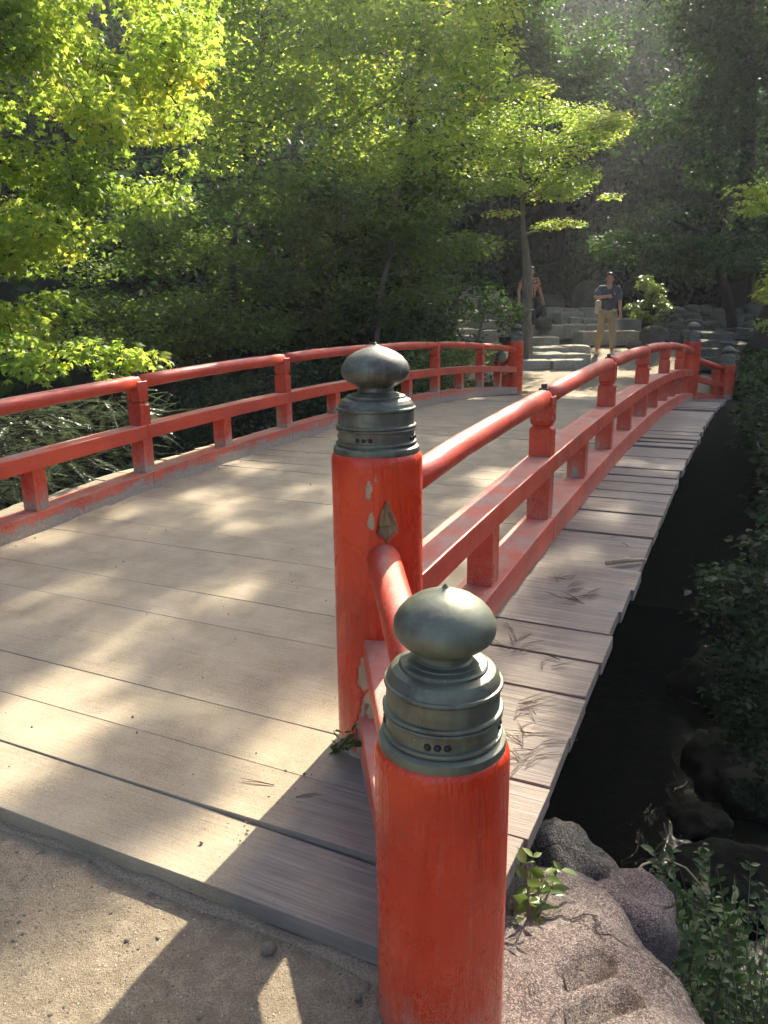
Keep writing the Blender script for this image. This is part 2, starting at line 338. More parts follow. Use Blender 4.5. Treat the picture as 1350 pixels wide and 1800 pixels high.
def warp(a, b, n, c, k):                          # dense near c
    t = np.linspace(0, 1, n); lo = np.arcsinh((a-c)/k); hi = np.arcsinh((b-c)/k); return c+k*np.sinh(lo+(hi-lo)*t)
xs = warp(-44, 44, 280, .3, 1.1); ss = warp(-24, 56, 330, -.4, 1.1)
gx, gs = np.meshgrid(xs, ss); wx = P0[0]+dX[0]*gx+dS[0]*gs; wy = P0[1]+dX[1]*gx+dS[1]*gs
gz, gp = terrain_h(wx, wy); nx = len(xs); ny = len(ss)
idx = np.arange(nx*ny).reshape(ny, nx)
fc = np.stack([idx[:-1, :-1], idx[:-1, 1:], idx[1:, 1:], idx[1:, :-1]], -1).reshape(-1, 4)
g = link('ground', mesh_np('ground', np.stack([wx, wy, gz], -1).reshape(-1, 3), fc, M['ground'], {'path': ('POINT', gp.ravel())}, True))
tag(g, 'sandy earth bank, dark ravine and wooded hillside around the bridge', kind='structure')
def tz(X, Y): return float(terrain_h(np.array([X], float), np.array([Y], float))[0][0])
wmb = MB(); a, b, c, d = (loc2w(-30, -7), loc2w(30, -7), loc2w(30, 11), loc2w(-30, 11))
wmb.add([(*q[:2], -2.32) for q in (a, b, c, d)], [(0, 1, 2, 3)])
tag(wmb.build('water', M['water']), 'dark shallow stream running under the bridge', kind='structure')

# ================================================================== bridge
bridge = empty('arched_bridge', (P0[0], P0[1], 0), -R(YAW))
tag(bridge, 'vermilion arched wooden bridge with bronze capped posts and dusty plank deck', 'bridge')
rng = np.random.default_rng(7)
def tt(s): return np.clip(s-L/2, -5.1, 5.1)
def zdeck(s): return .285-.0088*tt(s)**2-.012*max(0, abs(s-L/2)-5.1)
def zsill(s): return .41-.0095*tt(s)**2
def zmid(s): return .685-.0075*tt(s)**2
def zhand(s): return .997-.0079*tt(s)**2

deck = empty('deck', parent=bridge)
s = -.68; pi = 0
while s < L+.66:
    wd = float(rng.uniform(.185, .235)); e = min(s+wd, L+.70); mb = MB(); th = .045
    xl = -W-.5+float(rng.normal(0, .012)); xr = .5+float(rng.normal(0, .007))
    jl, jr = float(rng.normal(0, .003)), float(rng.normal(0, .0055)); tw = float(rng.normal(0, .004))
    cols = [xl, -W-.1, -W+.3, -W/2, -.3, .1, .3, xr]; m = len(cols); vt = []
    for i, x in enumerate(cols):
        outg = 1.0 if (x > .05 or x < -W-.05) else .22
        jz = jr*outg if x > -1.3 else jl*outg
        gp0 = .0045*outg*(1 if outg == 1 else .1)+float(rng.uniform(0, 1))**2*.0012; 
        for (q, sg) in ((s+gp0, -1), (e-gp0*.6, 1)):
            z = zdeck(q)+jz+sg*tw*outg+float(rng.normal(0, .0008))
            vt.append((x, q, z))
    top = vt; bot = [(x, q, z-th) for x, q, z in vt]; vs_ = top+bot; o = len(top); fs = []
    for i in range(m-1):
        a0, a1, b0, b1 = 2*i, 2*i+1, 2*i+2, 2*i+3
        fs += [(a0, b0, b1, a1), (o+a0, o+a1, o+b1, o+b0), (a0, o+a0, o+b0, b0), (a1, b1, o+b1, o+a1)]
    fs += [(0, 1, o+1, o), (2*m-2, o+2*m-2, o+2*m-1, 2*m-1)]
    mb.add(vs_, fs); me = mb.mesh('plank', M['plank']); bevel(me, .0016, 1, 50)
    link('plank', me, deck); s = e; pi += 1
for x in (-W-.22, -W+.35, -W/2, -.35, .2):          # girders under the planks
    mb = MB(); ks = np.linspace(-.3, L+.3, 17)
    for q0, q1 in zip(ks[:-1], ks[1:]):
        z0, z1 = zdeck(q0)-.06, zdeck(q1)-.06
        mb.hexa([(x-.07, q0, z0-.26), (x+.07, q0, z0-.26), (x+.07, q1, z1-.26), (x-.07, q1, z1-.26), (x-.07, q0, z0), (x+.07, q0, z0), (x+.07, q1, z1), (x-.07, q1, z1)])
    mb.build('girder', M['beam'], bridge)

def cbar(x0, x1, ztop, h, s0, s1, n, wt, wb):
    mb = MB(); ks = np.linspace(s0, s1, n+1); vs_ = []; wr = []
    for q in ks:
        z = ztop(q); hh = h(q) if callable(h) else h; e = max(0, (q-7.6)/2.4)*.35
        vs_ += [(x0, q, z-hh), (x1, q, z-hh), (x1, q, z), (x0, q, z)]; wr += [wb+e, wb+e, wt+e*.6, wt+e*.6]
    fs = []
    for i in range(n):
        a = 4*i; b = a+4
        fs += [(a, a+1, b+1, b)[::-1], (a+1, a+2, b+2, b+1)[::-1], (a+2, a+3, b+3, b+2)[::-1], (a+3, a, b, b+3)[::-1]]
    fs += [(0, 1, 2, 3), tuple(4*n+k for k in (3, 2, 1, 0))]
    mb.add(vs_, fs, wr); return mb
def newel(parent, x, sy, z0, z1, r, masks=None, seed=0, name='newel_post', base_wear=.5):
    nth, nz = (240, 420) if masks is not None else (72, 110); prof = [(r, z) for z in np.linspace(z0, z1-.035, nz)]
    prof += [(r, z1-.028), (r*.992, z1-.016), (r*.965, z1-.007), (r*.92, z1-.001), (r*.80, z1)]
    m = len(prof); th = np.arange(nth)*2*np.pi/nth
    RR = np.array([p[0] for p in prof])[:, None]; ZZ = np.array([p[1] for p in prof])[:, None]+0*th[None]; TH = th[None]+0*ZZ
    P = np.stack([np.cos(TH)*RR, np.sin(TH)*RR, ZZ], -1)
    RRr = RR+fbm(P*np.array([9, 9, 2.0])+seed, 3, 5)*.0022+fbm(P*np.array([40, 40, 3.0])+seed, 2, 8)*.0007
    mid = np.zeros_like(TH)
    if masks is not None:
        dep, mid = masks(TH, ZZ, P); RRr = RRr-dep
    V = np.stack([x+np.cos(TH)*RRr, sy+np.sin(TH)*RRr, ZZ], -1).reshape(-1, 3)
    ii = np.arange(m*nth).reshape(m, nth); nxt = np.roll(ii, -1, 1)
    F_ = np.stack([ii[:-1], nxt[:-1], nxt[1:], ii[1:]], -1).reshape(-1, 4)
    wear = base_wear*np.exp(-np.clip(ZZ-.06, 0, 9)/.10).ravel()
    me = mesh_np(name, V, F_, [M['red'], M['rot'], M['bare']], {'wear': ('POINT', wear)}, True, mid[:-1].ravel().astype(int))
    return link(name, me, parent)
CAP = [(.06, -.01), (.1085, -.005), (.1095, .003), (.108, .0115), (.1000, .0165), (.0975, .0175), (.0975, .0195), (.1015, .0205), (.1022, .0235), (.1010, .0262), (.0965, .0275), (.0960, .052), (.0965, .0535), (.1003, .0545), (.1015, .0575), (.1003, .0603), (.0970, .0612), (.0972, .0622), (.1015, .0632), (.1022, .0662), (.1005, .0690), (.0960, .0700),
       (.0955, .1025), (.0945, .1035), (.0945, .1055), (.0995, .1065), (.1003, .1095), (.0990, .1125), (.0958, .1135), (.0950, .1150), (.0935, .122), (.087, .131), (.0785, .1352), (.0745, .1360), (.0745, .1400), (.0715, .1425), (.0640, .1440), (.0600, .1445), (.0590, .1465), (.0490, .1485), (.0455, .152), (.0448, .160), (.0470, .1650), (.0500, .1662), (.060, .1710), (.0715, .1775), (.0800, .1860), (.0843, .1955), (.0852, .204), (.0835, .2145), (.0775, .2265), (.066, .2395), (.0495, .251), (.030, .2595), (.014, .264), (.006, .268), (.0025, .2735), (.0004, .275)]
def capmesh(k, n=56, mat='bronze'):
    mb = MB(); mb.lathe([(r*k, z) for r, z in CAP], n); me = mb.mesh('finial_cap', M[mat], True); me.set_sharp_from_angle(angle=R(24)); return me
cap_main, cap_wing = capmesh(1.03), capmesh(.98, 56, 'bronze_g')
rb = MB(); rb.lathe([(.0062, -.004), (.006, .0005), (.0035, .0030), (.0012, .0036)], 10); rivet_me = rb.mesh('rivet', M['black'], True)

tc = math.atan2(float((-P0)@dS), float((-P0)@dX))        # direction of the viewer as a local angle
def zpx(v): return at(675, v, 1.865)[2]
def near_masks(TH, ZZ, P):
    a = np.degrees((TH-tc+np.pi) % (2*np.pi)-np.pi); dep = np.zeros_like(ZZ); mid = np.zeros_like(ZZ)
    nz_ = fbm(P*60, 3, 31); nl = fbm(P*np.array([90, 90, 18]), 4, 32)
    def blob(ac, aw, v0, v1, taper):
        z0, z1 = zpx(v1), zpx(v0); t = (ZZ-z0)/(z1-z0)
        wv = aw*np.clip(np.minimum((1-t)*taper, t*6), 0, 1)+nz_*3.2
        return (np.abs(a-ac+nl*2) < wv) & (t > -.05) & (t < 1.05)
    B = blob(11, 12, 872, 950, 1.5); dep = np.where(B, .012+nl*.012+.010*(ZZ < zpx(925)), dep); mid = np.where(B, 1, mid)
    for (ac, aw, v0, v1) in ((-11, 4.5, 846, 880), (-8, 3.5, 898, 930), (-3, 1.5, 835, 846)):
        A = blob(ac, aw, v0, v1, 3); dep = np.where(A, .0016, dep); mid = np.where(A, 2, mid)
    C = blob(-22, 9, 1150, 1215, 2.5) | blob(-15, 8, 1205, 1265, 3) | blob(-24, 12, 1235, 1345, 3); dep = np.where(C, .004+nl*.004, dep); mid = np.where(C, 2, mid)
    K = (np.abs(a+19+nz_*5) < 1.6) & (ZZ < zpx(1235)); dep = np.where(K, .012, dep); mid = np.where(K, 1, mid)
    return dep, mid
ZB = .06; H = 1.11; zmt = ZB+H-.275
WX, WS = .458, -.69
railings = []
for side in (0, 1):
    sx = 0.0 if side == 0 else -W; so_ = 0.0 if side == 0 else SL; sg = 1 if side == 0 else -1
    rail = empty('railing', parent=bridge); railings.append(rail)
    rail['label'] = 'railing beside the ravine' if side == 0 else 'railing with heavily scuffed bottom beam'
    heavy = 0 if side == 0 else 1
    # newel posts and wing posts at both ends
    for end in (0, 1):
        ys = so_+(0 if end == 0 else L); wy_ = ys+(WS if end == 0 else -WS); wxx = sx+sg*WX
        near = side == 0 and end == 0
        p = newel(bridge, sx, ys, -.05 if near else -.35, zmt, .119, near_masks if near else None, side*2+end, base_wear=.75)
        c_ = link('finial_cap', cap_main, p, (sx, ys, zmt)); c_.rotation_euler = (0, 0, side+end*2.0)
        q = newel(bridge, wxx, wy_, -.45, .54, .1135, None, 7+side*2+end, 'wing_post', base_wear=.44 if end == 0 else .8)
        c2 = link('finial_cap', cap_wing, q, (wxx, wy_, .54)); c2.rotation_euler = (R(.8), R(-.6), 2.0+side+end)
        if side == 0 and end == 0:
            for (par, px_, py_, zz, kk) in ((p, sx, ys, zmt, 1.03), (q, wxx, wy_, .54, .98)):
                t0 = math.atan2(float((-(P0+dX*px_+dS*py_))@dS), float((-(P0+dX*px_+dS*py_))@dX))
                for quad in range(4):
                    for dk in (-1, 0, 1):
                        an = t0-R(19 if par is p else 4)+quad*math.pi/2+dk*R(9.5)
                        rv = link('rivet', rivet_me, par, (px_+.0972*kk*math.cos(an), py_+.0972*kk*math.sin(an), zz+.037))
                        rv.rotation_euler = Vector((math.cos(an), math.sin(an), 0)).to_track_quat('Z', 'Y').to_euler()
        # wing rails
        A = np.array([sx, ys, 0.0]); B = np.array([wxx, wy_, 0.0])
        dv = (B-A)/np.linalg.norm(B-A); nv = np.array([-dv[1], dv[0], 0.0])
        mb = MB(); mb.tube([A+(0, 0, .655), A*.5+B*.5+(0, 0, .56), B+(0, 0, .455)], .043, 20); wr_ = mb.build('wing_rail', M['red_h'], rail, True)
        for (za, zb_, hh, ww, wt, wb, nm) in ((.435, .255, .075, .055, .12, .2, 'wing_rail'), (.20, .06, .15, .07, .35, .7, 'wing_beam')):
            mb = MB(); c8 = []
            for zo in (-hh, 0):
                for (Q, zq, sgn) in ((A, za, -1), (A, za, 1), (B, zb_, 1), (B, zb_, -1)): c8.append(Q+nv*ww*sgn+np.array([0, 0, zq+zo]))
            mb.hexa(c8, [wb]*4+[wt]*4); me = mb.mesh(nm, M['red_h']); bevel(me, .004, 2); link(nm, me, rail)
        mp = A*.30+B*.70
        for (za, zb_) in ((.10, .24), (.30, .47)):
            mb = MB(); c8 = []
            for zq in (za, zb_):
                for (u_, v_) in ((-1, -1), (1, -1), (1, 1), (-1, 1)): c8.append(mp+dv*.04*u_+nv*.045*v_+np.array([0, 0, zq]))
            mb.hexa(c8, [.4]*4+[.2]*4); me = mb.mesh('strut', M['red']); bevel(me, .003, 1); link('strut', me, rail)
    # straight runs
    TL = [so_+L/2+1.65*k for k in (-2, -1, 0, 1, 2)]; ST = [so_+.10]+TL+[so_+L-.10]
    def sh(f): return lambda q: f(q-so_)
    for i in range(len(ST)-1):
        a, b = ST[i], ST[i+1]
        mid_s = (a+b)/2
        # bottom beam and middle rail in lengths that join at the tall balusters
        hs = lambda q: zsill(q-so_)-zdeck(q-so_)+.002
        mb = cbar(sx-.072, sx+.072, sh(zsill), hs, a+.001, b-.001, 5, .26+.14*heavy, .52+.42*heavy); me = mb.mesh('bottom_beam', M['red_h']); bevel(me, .005, 2); link('bottom_beam', me, rail)
        mb = cbar(sx-.060, sx+.060, sh(zmid), .085, a+.001, b-.001, 5, .16, .10); me = mb.mesh('middle_rail', M['red_h']); bevel(me, .005, 2); link('middle_rail', me, rail)
        # handrail: straight round poles, kinked at each baluster
        pa = np.array([sx, a, zhand(a-so_)-.0425]); pb = np.array([sx, b, zhand(b-so_)-.0425]); n_ = 7; pts = []
        for k in range(n_):
            t = k/(n_-1); q = pa*(1-t)+pb*t; q[2] += .010*4*t*(1-t)+float(rng.normal(0, .0012)); q[0] += float(rng.normal(0, .0012)); pts.append(q)
        pts[0] = pa+(pb-pa)*.002; pts[-1] = pb-(pb-pa)*.002
        mb = MB(); mb.tube(pts, [.0425+float(rng.normal(0, .0006)) for _ in pts], 24, True, .05); mb.build('handrail', M['red_h'], rail, True)
        # short baluster
        ms = mid_s-(.02 if i == 0 else 0); z0, z1 = zsill(ms-so_)-.004, zmid(ms-so_)-.083
        mb = MB(); mb.box(sx-.050, sx+.050, ms-.043, ms+.043, z0, z1, [.55+.15*heavy]*4+[.12]*4); me = mb.mesh('short_baluster', M['red']); bevel(me, .004, 2); link('short_baluster', me, rail)
    for j, ts in enumerate(TL):
        q = ts-so_; zs_, zh = zsill(q)-.004, zhand(q); hx, hy = .052, .043
        mb = MB(); mb.box(sx-hx, sx+hx, ts-hy, ts+hy, zs_, zmid(q)-.02, [.55+.15*heavy]*4+[.15]*4)
        nk = zh-.168
        mb.box(sx-hx, sx+hx, ts-hy, ts+hy, zmid(q)-.005, nk-.012, [.25]*4+[.1]*4)
        mb.hexa([(sx+a_*hx, ts+b_*hy, nk-.012) for a_, b_ in ((-1, -1), (1, -1), (1, 1), (-1, 1))]+[(sx+a_*hx*.76, ts+b_*hy*.78, nk) for a_, b_ in ((-1, -1), (1, -1), (1, 1), (-1, 1))])
        mb.hexa([(sx+a_*hx*.76, ts+b_*hy*.78, nk) for a_, b_ in ((-1, -1), (1, -1), (1, 1), (-1, 1))]+[(sx+a_*hx*.98, ts+b_*hy*.96, nk+.018) for a_, b_ in ((-1, -1), (1, -1), (1, 1), (-1, 1))])
        mb.hexa([(sx+a_*hx*.98, ts+b_*hy*.96, nk+.018) for a_, b_ in ((-1, -1), (1, -1), (1, 1), (-1, 1))]+[(sx+a_*hx*.98, ts+b_*hy*.96, zh-.034) for a_, b_ in ((-1, -1), (1, -1), (1, 1), (-1, 1))], [.1]*4+[.42]*4)
        me = mb.mesh('tall_baluster', M['red']); bevel(me, .003, 1); link('tall_baluster', me, rail)
        mb = MB(); mb.box(sx-.011, sx+.011, ts-.011, ts+.011, zh-.01, zh+.022); mb.box(sx-.02, sx+.02, ts-.02, ts+.02, zh-.012, zh+.003); me = mb.mesh('bolt', M['black']); link('bolt', me, rail)

# ================================================================== rocks and stones
def ico(sub):
    bm = bmesh.new(); bmesh.ops.create_icosphere(bm, subdivisions=sub, radius=1); bm.verts.ensure_lookup_table()
    V = np.array([v.co[:] for v in bm.verts]); Fc = np.array([[v.index for v in f.verts] for f in bm.faces]); bm.free(); return V, Fc
ICO = {k: ico(k) for k in (1, 2, 3, 4, 6)}
def rock_mesh(name, rad, seed, sub=3, sq=.75, amp=.16, fq=1.3, rz=0.0, mat=None, fine=.0, edit=None):
    V, Fc = ICO[sub]; pw = 2/sq; P = V/np.sum(np.abs(V)**pw, 1, keepdims=True)**(1/pw)
    n = fbm(V*fq+seed*7.7, 4, seed)[:, None]; P = P*(1+amp*n)*np.asarray(rad)
    if fine: P = P+V*(fbm(P*9+seed, 5, seed+3)[:, None]*fine+fbm(P*34+seed, 3, seed+5)[:, None]*fine*.35)
    c, s_ = math.cos(rz), math.sin(rz); P = np.stack([P[:, 0]*c-P[:, 1]*s_, P[:, 0]*s_+P[:, 1]*c, P[:, 2]], -1)
    if edit: P = edit(P)
    return mesh_np(name, P, Fc, mat or M['stone'], None, True)
# granite boulder at the corner of the near bank, with two chiselled slots
bc = loc2w(.62, -.80, -.62)
def slots(P):
    P[:, 2] += np.where(P[:, 2] > 0, ((P[:, 0]*dX[0]+P[:, 1]*dX[1])*.22-.04)*P[:, 2]/.62, 0)
    Q = P+bc
    for (a, b, wd, dp) in ((loc2w(.714, -.428), loc2w(.662, -.492), .018, .075), (loc2w(.760, -.522), loc2w(.695, -.605), .021, .085)):
        ab = (b-a)[:2]; t = np.clip(((Q[:, :2]-a[:2])@ab)/(ab@ab), 0, 1); dd = np.linalg.norm(Q[:, :2]-a[:2]-t[:, None]*ab, axis=1)
        dd = dd+fbm(Q*60, 3, 44)*.004
        P[:, 2] -= np.where(Q[:, 2] > -.3, dp*(1-sstep(wd*.75, wd*1.25, dd)), 0)
    return P
me = rock_mesh('boulder', (.49, .86, .62), 3, 6, .42, .10, 1.9, -R(YAW)+R(38), M['granite'], .034, slots)
tag(link('boulder', me, None, bc), 'large pink granite boulder with two chiselled slots beside the near post', 'boulder')
for (x, s_, z, rad, sd, mt, lab) in ((.55, .0, -.30, (.11, .13, .20), 5, 'mossrock', 'grey lichen covered rock under the plank ends'), (.70, -.10, -.34, (.12, .14, .22), 8, 'granite', 'small rounded granite rock between two larger rocks')):
    tag(link('rock', rock_mesh('rock', rad, sd, 4, .6, .25, 1.8, .7*sd, M[mt], .030), None, loc2w(x, s_, z)), lab, 'rock')
rs = np.random.default_rng(11)
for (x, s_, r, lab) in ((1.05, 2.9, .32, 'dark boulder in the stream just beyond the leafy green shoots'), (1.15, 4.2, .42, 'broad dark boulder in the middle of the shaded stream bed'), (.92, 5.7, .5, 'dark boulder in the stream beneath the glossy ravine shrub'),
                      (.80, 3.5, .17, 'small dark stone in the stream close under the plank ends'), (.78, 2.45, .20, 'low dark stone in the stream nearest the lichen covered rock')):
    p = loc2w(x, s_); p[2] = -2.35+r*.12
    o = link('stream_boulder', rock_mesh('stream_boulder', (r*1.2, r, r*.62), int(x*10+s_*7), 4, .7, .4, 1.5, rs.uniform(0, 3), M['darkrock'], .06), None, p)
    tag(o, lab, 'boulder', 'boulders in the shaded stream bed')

def slab_mesh(name, sx, sy, sz, seed, mat):
    V = []; nx_, ny_ = 7, 4
    bm = bmesh.new(); bmesh.ops.create_grid(bm, x_segments=nx_, y_segments=ny_, size=.5)
    top = bm.faces[:]; r = bmesh.ops.extrude_face_region(bm, geom=top); vs_ = [v for v in r['geom'] if isinstance(v, bmesh.types.BMVert)]
    for v in vs_: v.co.z += 1.0
    bm.verts.ensure_lookup_table(); P = np.array([v.co[:] for v in bm.verts]); P[:, 2] -= .5
    P *= np.array([sx, sy, sz]); n = fbm(P*2.1+seed*5.1, 4, seed); n2 = fbm(P*2.1+seed*9.1+50, 4, seed+1)
    edge = (np.abs(P[:, 0])/sx > .49) | (np.abs(P[:, 1])/sy > .49)
    P[:, 1] += n*.10*edge; P[:, 0] += n2*.07*edge; P[:, 2] += n2*.035; P[:, 2] -= edge*(P[:, 2] > 0)*.02
    for v, q in zip(bm.verts, P): v.co = q
    bmesh.ops.recalc_face_normals(bm, faces=bm.faces); me = bpy.data.meshes.new(name); bm.to_mesh(me); bm.free(); me.materials.append(mat)
    return bevel(me, .02, 2, 40)
def stair(root, rows, depth=1.0):
    b = root.location
    for i, (u0, u1, v, D, h, parts_) in enumerate(rows):
        a, c = at(u0, v, D), at(u1, v, D); k = parts_; wds = rs.dirichlet([6]*k) if k > 1 else [1.0]; x = a[0]
        for wf in wds:
            wd = (c[0]-a[0])*wf; me = slab_mesh('step', wd-.015, depth, h, int(rs.integers(1, 999)), M['step'])
            link('step', me, root, (x+wd/2-b[0], D+depth/2+rs.normal(0, .04)-b[1], (a[2]+c[2])/2-h/2+rs.normal(0, .012)-b[2]), rs.normal(0, .02)); x += wd
q = at(975, 648, 15.4); st = empty('stone_steps', q); tag(st, 'three low sunlit stone steps at the far end of the bridge', 'steps')
stair(st, [(918, 1035, 632, 15.5, .24, 2), (926, 1037, 621, 16.05, .24, 2), (922, 1043, 609, 16.6, .26, 3)])
q = at(1030, 590, 17.8); st = empty('stone_steps', q); tag(st, 'broad rough stone steps climbing behind the man in the dark shirt', 'steps')
stair(st, [(935, 985, 591, 17.7, .3, 1), (1022, 1122, 582, 18.0, .34, 2), (930, 1090, 571, 18.7, .35, 4), (1005, 1130, 559, 19.4, .35, 4), (985, 1090, 548, 20.1, .35, 3), (960, 1060, 539, 20.8, .35, 3)])
q = at(830, 590, 17); st = empty('stone_steps', q); tag(st, 'shaded stone stair climbing left behind the slender shrubs', 'steps')
stair(st, [(795, 845, 590, 16.8, .36, 1), (790, 880, 577, 17.6, .36, 2), (780, 900, 563, 18.5, .4, 3), (772, 905, 545, 19.4, .45, 3), (765, 900, 523, 20.4, .5, 3), (752, 880, 511, 21.4, .4, 3), (748, 850, 502, 22.4, .4, 2), (745, 830, 494, 23.4, .4, 2), (745, 820, 486, 24.4, .4, 2)], 1.1)
q = at(1225, 600, 18); wall = empty('rock_wall', q); tag(wall, 'dry rock retaining wall of rounded stones beyond the far posts', 'wall')
for row in range(4):
    u = 1135+row*7
    while u < 1335-row*6:
        wd = rs.uniform(20, 38)*(1-.06*row); D = 17.6+row*.30+rs.uniform(-.08, .1); p = at(u+wd/2, 592-row*15+rs.uniform(-4, 4), D); r = wd/2*D/F
        link('stone', rock_mesh('stone', (r*1.05, r*.9, r*.78), int(rs.integers(1, 999)), 3, .72, .2, 1.5, rs.uniform(-.3, .3), M['stone'], .02), wall, p-q); u += wd*.97
q = at(1270, 640, 15); wall2 = empty('rock_border', q); tag(wall2, 'flat topped mossy stones stacked behind the far wing post', 'rocks')
for (u0, u1, v, D, h) in ((1236, 1292, 584, 15.9, .22), (1296, 1330, 576, 16.3, .24), (1234, 1262, 598, 15.5, .24), (1263, 1312, 600, 15.6, .26), (1236, 1268, 612, 15.0, .24), (1272, 1300, 616, 15.0, .26), (1300, 1340, 604, 15.3, .3), (1232, 1262, 628, 14.5, .26), (1262, 1300, 632, 14.4, .3)):
    a, c = at(u0, v, D), at(u1, v, D); link('stone', slab_mesh('stone', c[0]-a[0]+.05, .6, h, int(rs.integers(1, 999)), M['stone']), wall2, ((a[0]+c[0])/2-q[0], D+.3-q[1], a[2]-h/2-q[2]))
for (u, v, D, r, lab) in ((1045, 520, 21.5, (.62, .5, .55), 'large grey boulder behind the shoulder of the man'), (965, 532, 21.6, (.42, .4, .28), 'mossy boulder above the broad steps'), (955, 566, 18.6, (.20, .2, .16), 'rounded stone beside the second walker'), (1150, 588, 17.2, (.30, .25, .25), 'rounded stone at the foot of the bright sapling'), (1120, 606, 16.7, (.28, .2, .1), 'low flat stone on the sunlit sand landing')):
    p = at(u, v, D); p[2] -= r[2]*.25; tag(link('boulder', rock_mesh('boulder', r, int(u), 3, .75, .2, 1.4, u, M['stone'], .02), None, p), lab, 'boulder')

# ================================================================== walls beyond the path
def fence(u0, u1, vt, vb, D, n, name, lab, mats, gap=.02):
    a, c = at(u0, vt, D), at(u1, vb, D); r = empty(name, (a[0], D, c[2])); tag(r, lab, 'wall'); wd = (c[0]-a[0])/n; hh = a[2]-c[2]
    for i in range(n):
        mb = MB(); mb.box(i*wd+gap/2, (i+1)*wd-gap/2, 0, .04, 0, hh); link('board', bevel(mb.mesh('board', mats[0]), .004, 1), r)
    for i in range(0, n+1, 3):
        mb = MB(); mb.box(i*wd-.05, i*wd+.05, -.06, .10, -.5, hh+.06); link('post', bevel(mb.mesh('post', mats[1]), .006, 1), r)
    mb = MB(); mb.box(-.1, c[0]-a[0]+.1, -.09, .14, hh+.062, hh+.16); link('top_beam', bevel(mb.mesh('top_beam', mats[1]), .006, 1), r); return r
M['grey'] = m_wood('grey_board', (.10, .10, .105), (.22, .22, .225), .8, (6, 6, .6)); M['ochre'] = m_flat('ochre_plaster', (.40, .235, .10), .9, 0, .2, 6); M['tile'] = m_flat('roof_tile', (.06, .06, .065), .6)
fence(1118, 1222, 466, 508, 24, 11, 'plank_wall', 'weathered grey plank wall in shade under the evergreen', (M['grey'], M['beam']))
fence(938, 992, 398, 452, 27, 9, 'slatted_wall', 'dark slatted wooden wall glimpsed behind the bright maple', (M['grey'], M['beam']), .12)
a, c = at(1316, 482, 21), at(1420, 552, 21); r = empty('earthen_wall', (a[0], 21, c[2])); tag(r, 'ochre plaster wall at the edge of the picture', 'wall')
mb = MB(); mb.box(0, c[0]-a[0], 0, .3, -.4, a[2]-c[2]); link('plaster', bevel(mb.mesh('plaster', M['ochre']), .02, 2), r)
mb = MB(); hh = a[2]-c[2]+.003; mb.add([(-.12, -.2, hh), (c[0]-a[0], -.2, hh), (c[0]-a[0], .5, hh), (-.12, .5, hh), (-.12, .15, hh+.28), (c[0]-a[0], .15, hh+.28)], [(0, 1, 5, 4), (1, 2, 5), (2, 3, 4, 5), (3, 0, 4), (3, 2, 1, 0)]); link('coping', mb.mesh('coping', M['tile']), r)

# ================================================================== foliage engine
LF_DIA = (np.array([(0, 0, 0), (-.34, .45, .07), (0, 1.0, -.06), (.34, .45, .07)], float), [(0, 3, 2), (0, 2, 1)])
LF_OV = (np.array([(0, 0, 0), (-.22, .25, .05), (-.25, .55, .06), (0, 1.0, -.08), (.25, .55, .06), (.22, .25, .05), (0, .5, 0)], float), [(0, 6, 1), (1, 6, 2), (2, 6, 3), (3, 6, 4), (4, 6, 5), (5, 6, 0)])
LF_MAP = (np.array([(0, 0, 0), (-.50, .12, -.06), (-.22, .36, .05), (-.42, .72, -.07), (-.13, .62, .05), (0, 1.08, -.12), (.13, .62, .05), (.42, .72, -.07), (.22, .36, .05), (.50, .12, -.06)], float),
          [(0, 2, 1), (0, 4, 2), (2, 4, 3), (0, 6, 4), (4, 6, 5), (0, 8, 6), (6, 8, 7), (0, 9, 8)])
LF_NEE = (np.array([(-.055, 0, 0), (.055, 0, 0), (.04, .8, 0), (0, 1.0, -.03), (-.04, .8, 0)], float), [(0, 1, 2), (0, 2, 4), (4, 2, 3)])
def unit(a): return a/(np.linalg.norm(a, axis=-1, keepdims=True)+1e-9)
def leaves(tpl, P, axis, nrm, size, base):
    tv, tf = tpl; axis = unit(axis); sd = unit(np.cross(axis, nrm)); nn = np.cross(sd, axis)
    V = (P-base)[:, None, :]+size[:, None, None]*(tv[None, :, 0, None]*sd[:, None]+tv[None, :, 1, None]*axis[:, None]+tv[None, :, 2, None]*nn[:, None])
    k = len(tv); Fc = (np.asarray(tf)[None]+np.arange(len(P))[:, None, None]*k).reshape(-1, 3)
    return V.reshape(-1, 3), Fc, len(tf)
def pad_points(rg, c, r, n, up=1.3, jit=.55, droop=.35):
    d = unit(rg.normal(size=(n, 3))); rad = rg.uniform(0, 1, (n, 1))**.42; lump = 1+.30*fbm(d*2.2+rg.uniform(0, 90), 2, 4)[:, None]
    P = c+d*rad*lump*r
    nrm = unit(np.array([0, 0, up])+rg.normal(size=(n, 3))*jit+d*.35)
    ax = rg.normal(size=(n, 3)); ax[:, :2] += d[:, :2]*.9; ax[:, 2] = rg.normal(size=n)*.35-droop
    ax = ax-nrm*np.sum(ax*nrm, 1, keepdims=True)*.7
    return P, ax, nrm
SUNV = np.array(SUN)
CLEAR = []                                         # (point, radius): sunlit spots whose light path stays open
def lit_ok(p, pr):
    for q, r in CLEAR:
        d = p-q; t = d@SUNV
        if t > 0 and np.linalg.norm(d-t*SUNV) < r+pr*.55: return False
    return True
def inpoly(poly, u, v):
    c = False; n = len(poly)
    for i in range(n):
        (x0, y0), (x1, y1) = poly[i], poly[i-1]
        if (y0 > v) != (y1 > v) and u < (x1-x0)*(v-y0)/(y1-y0)+x0: c = not c
    return c
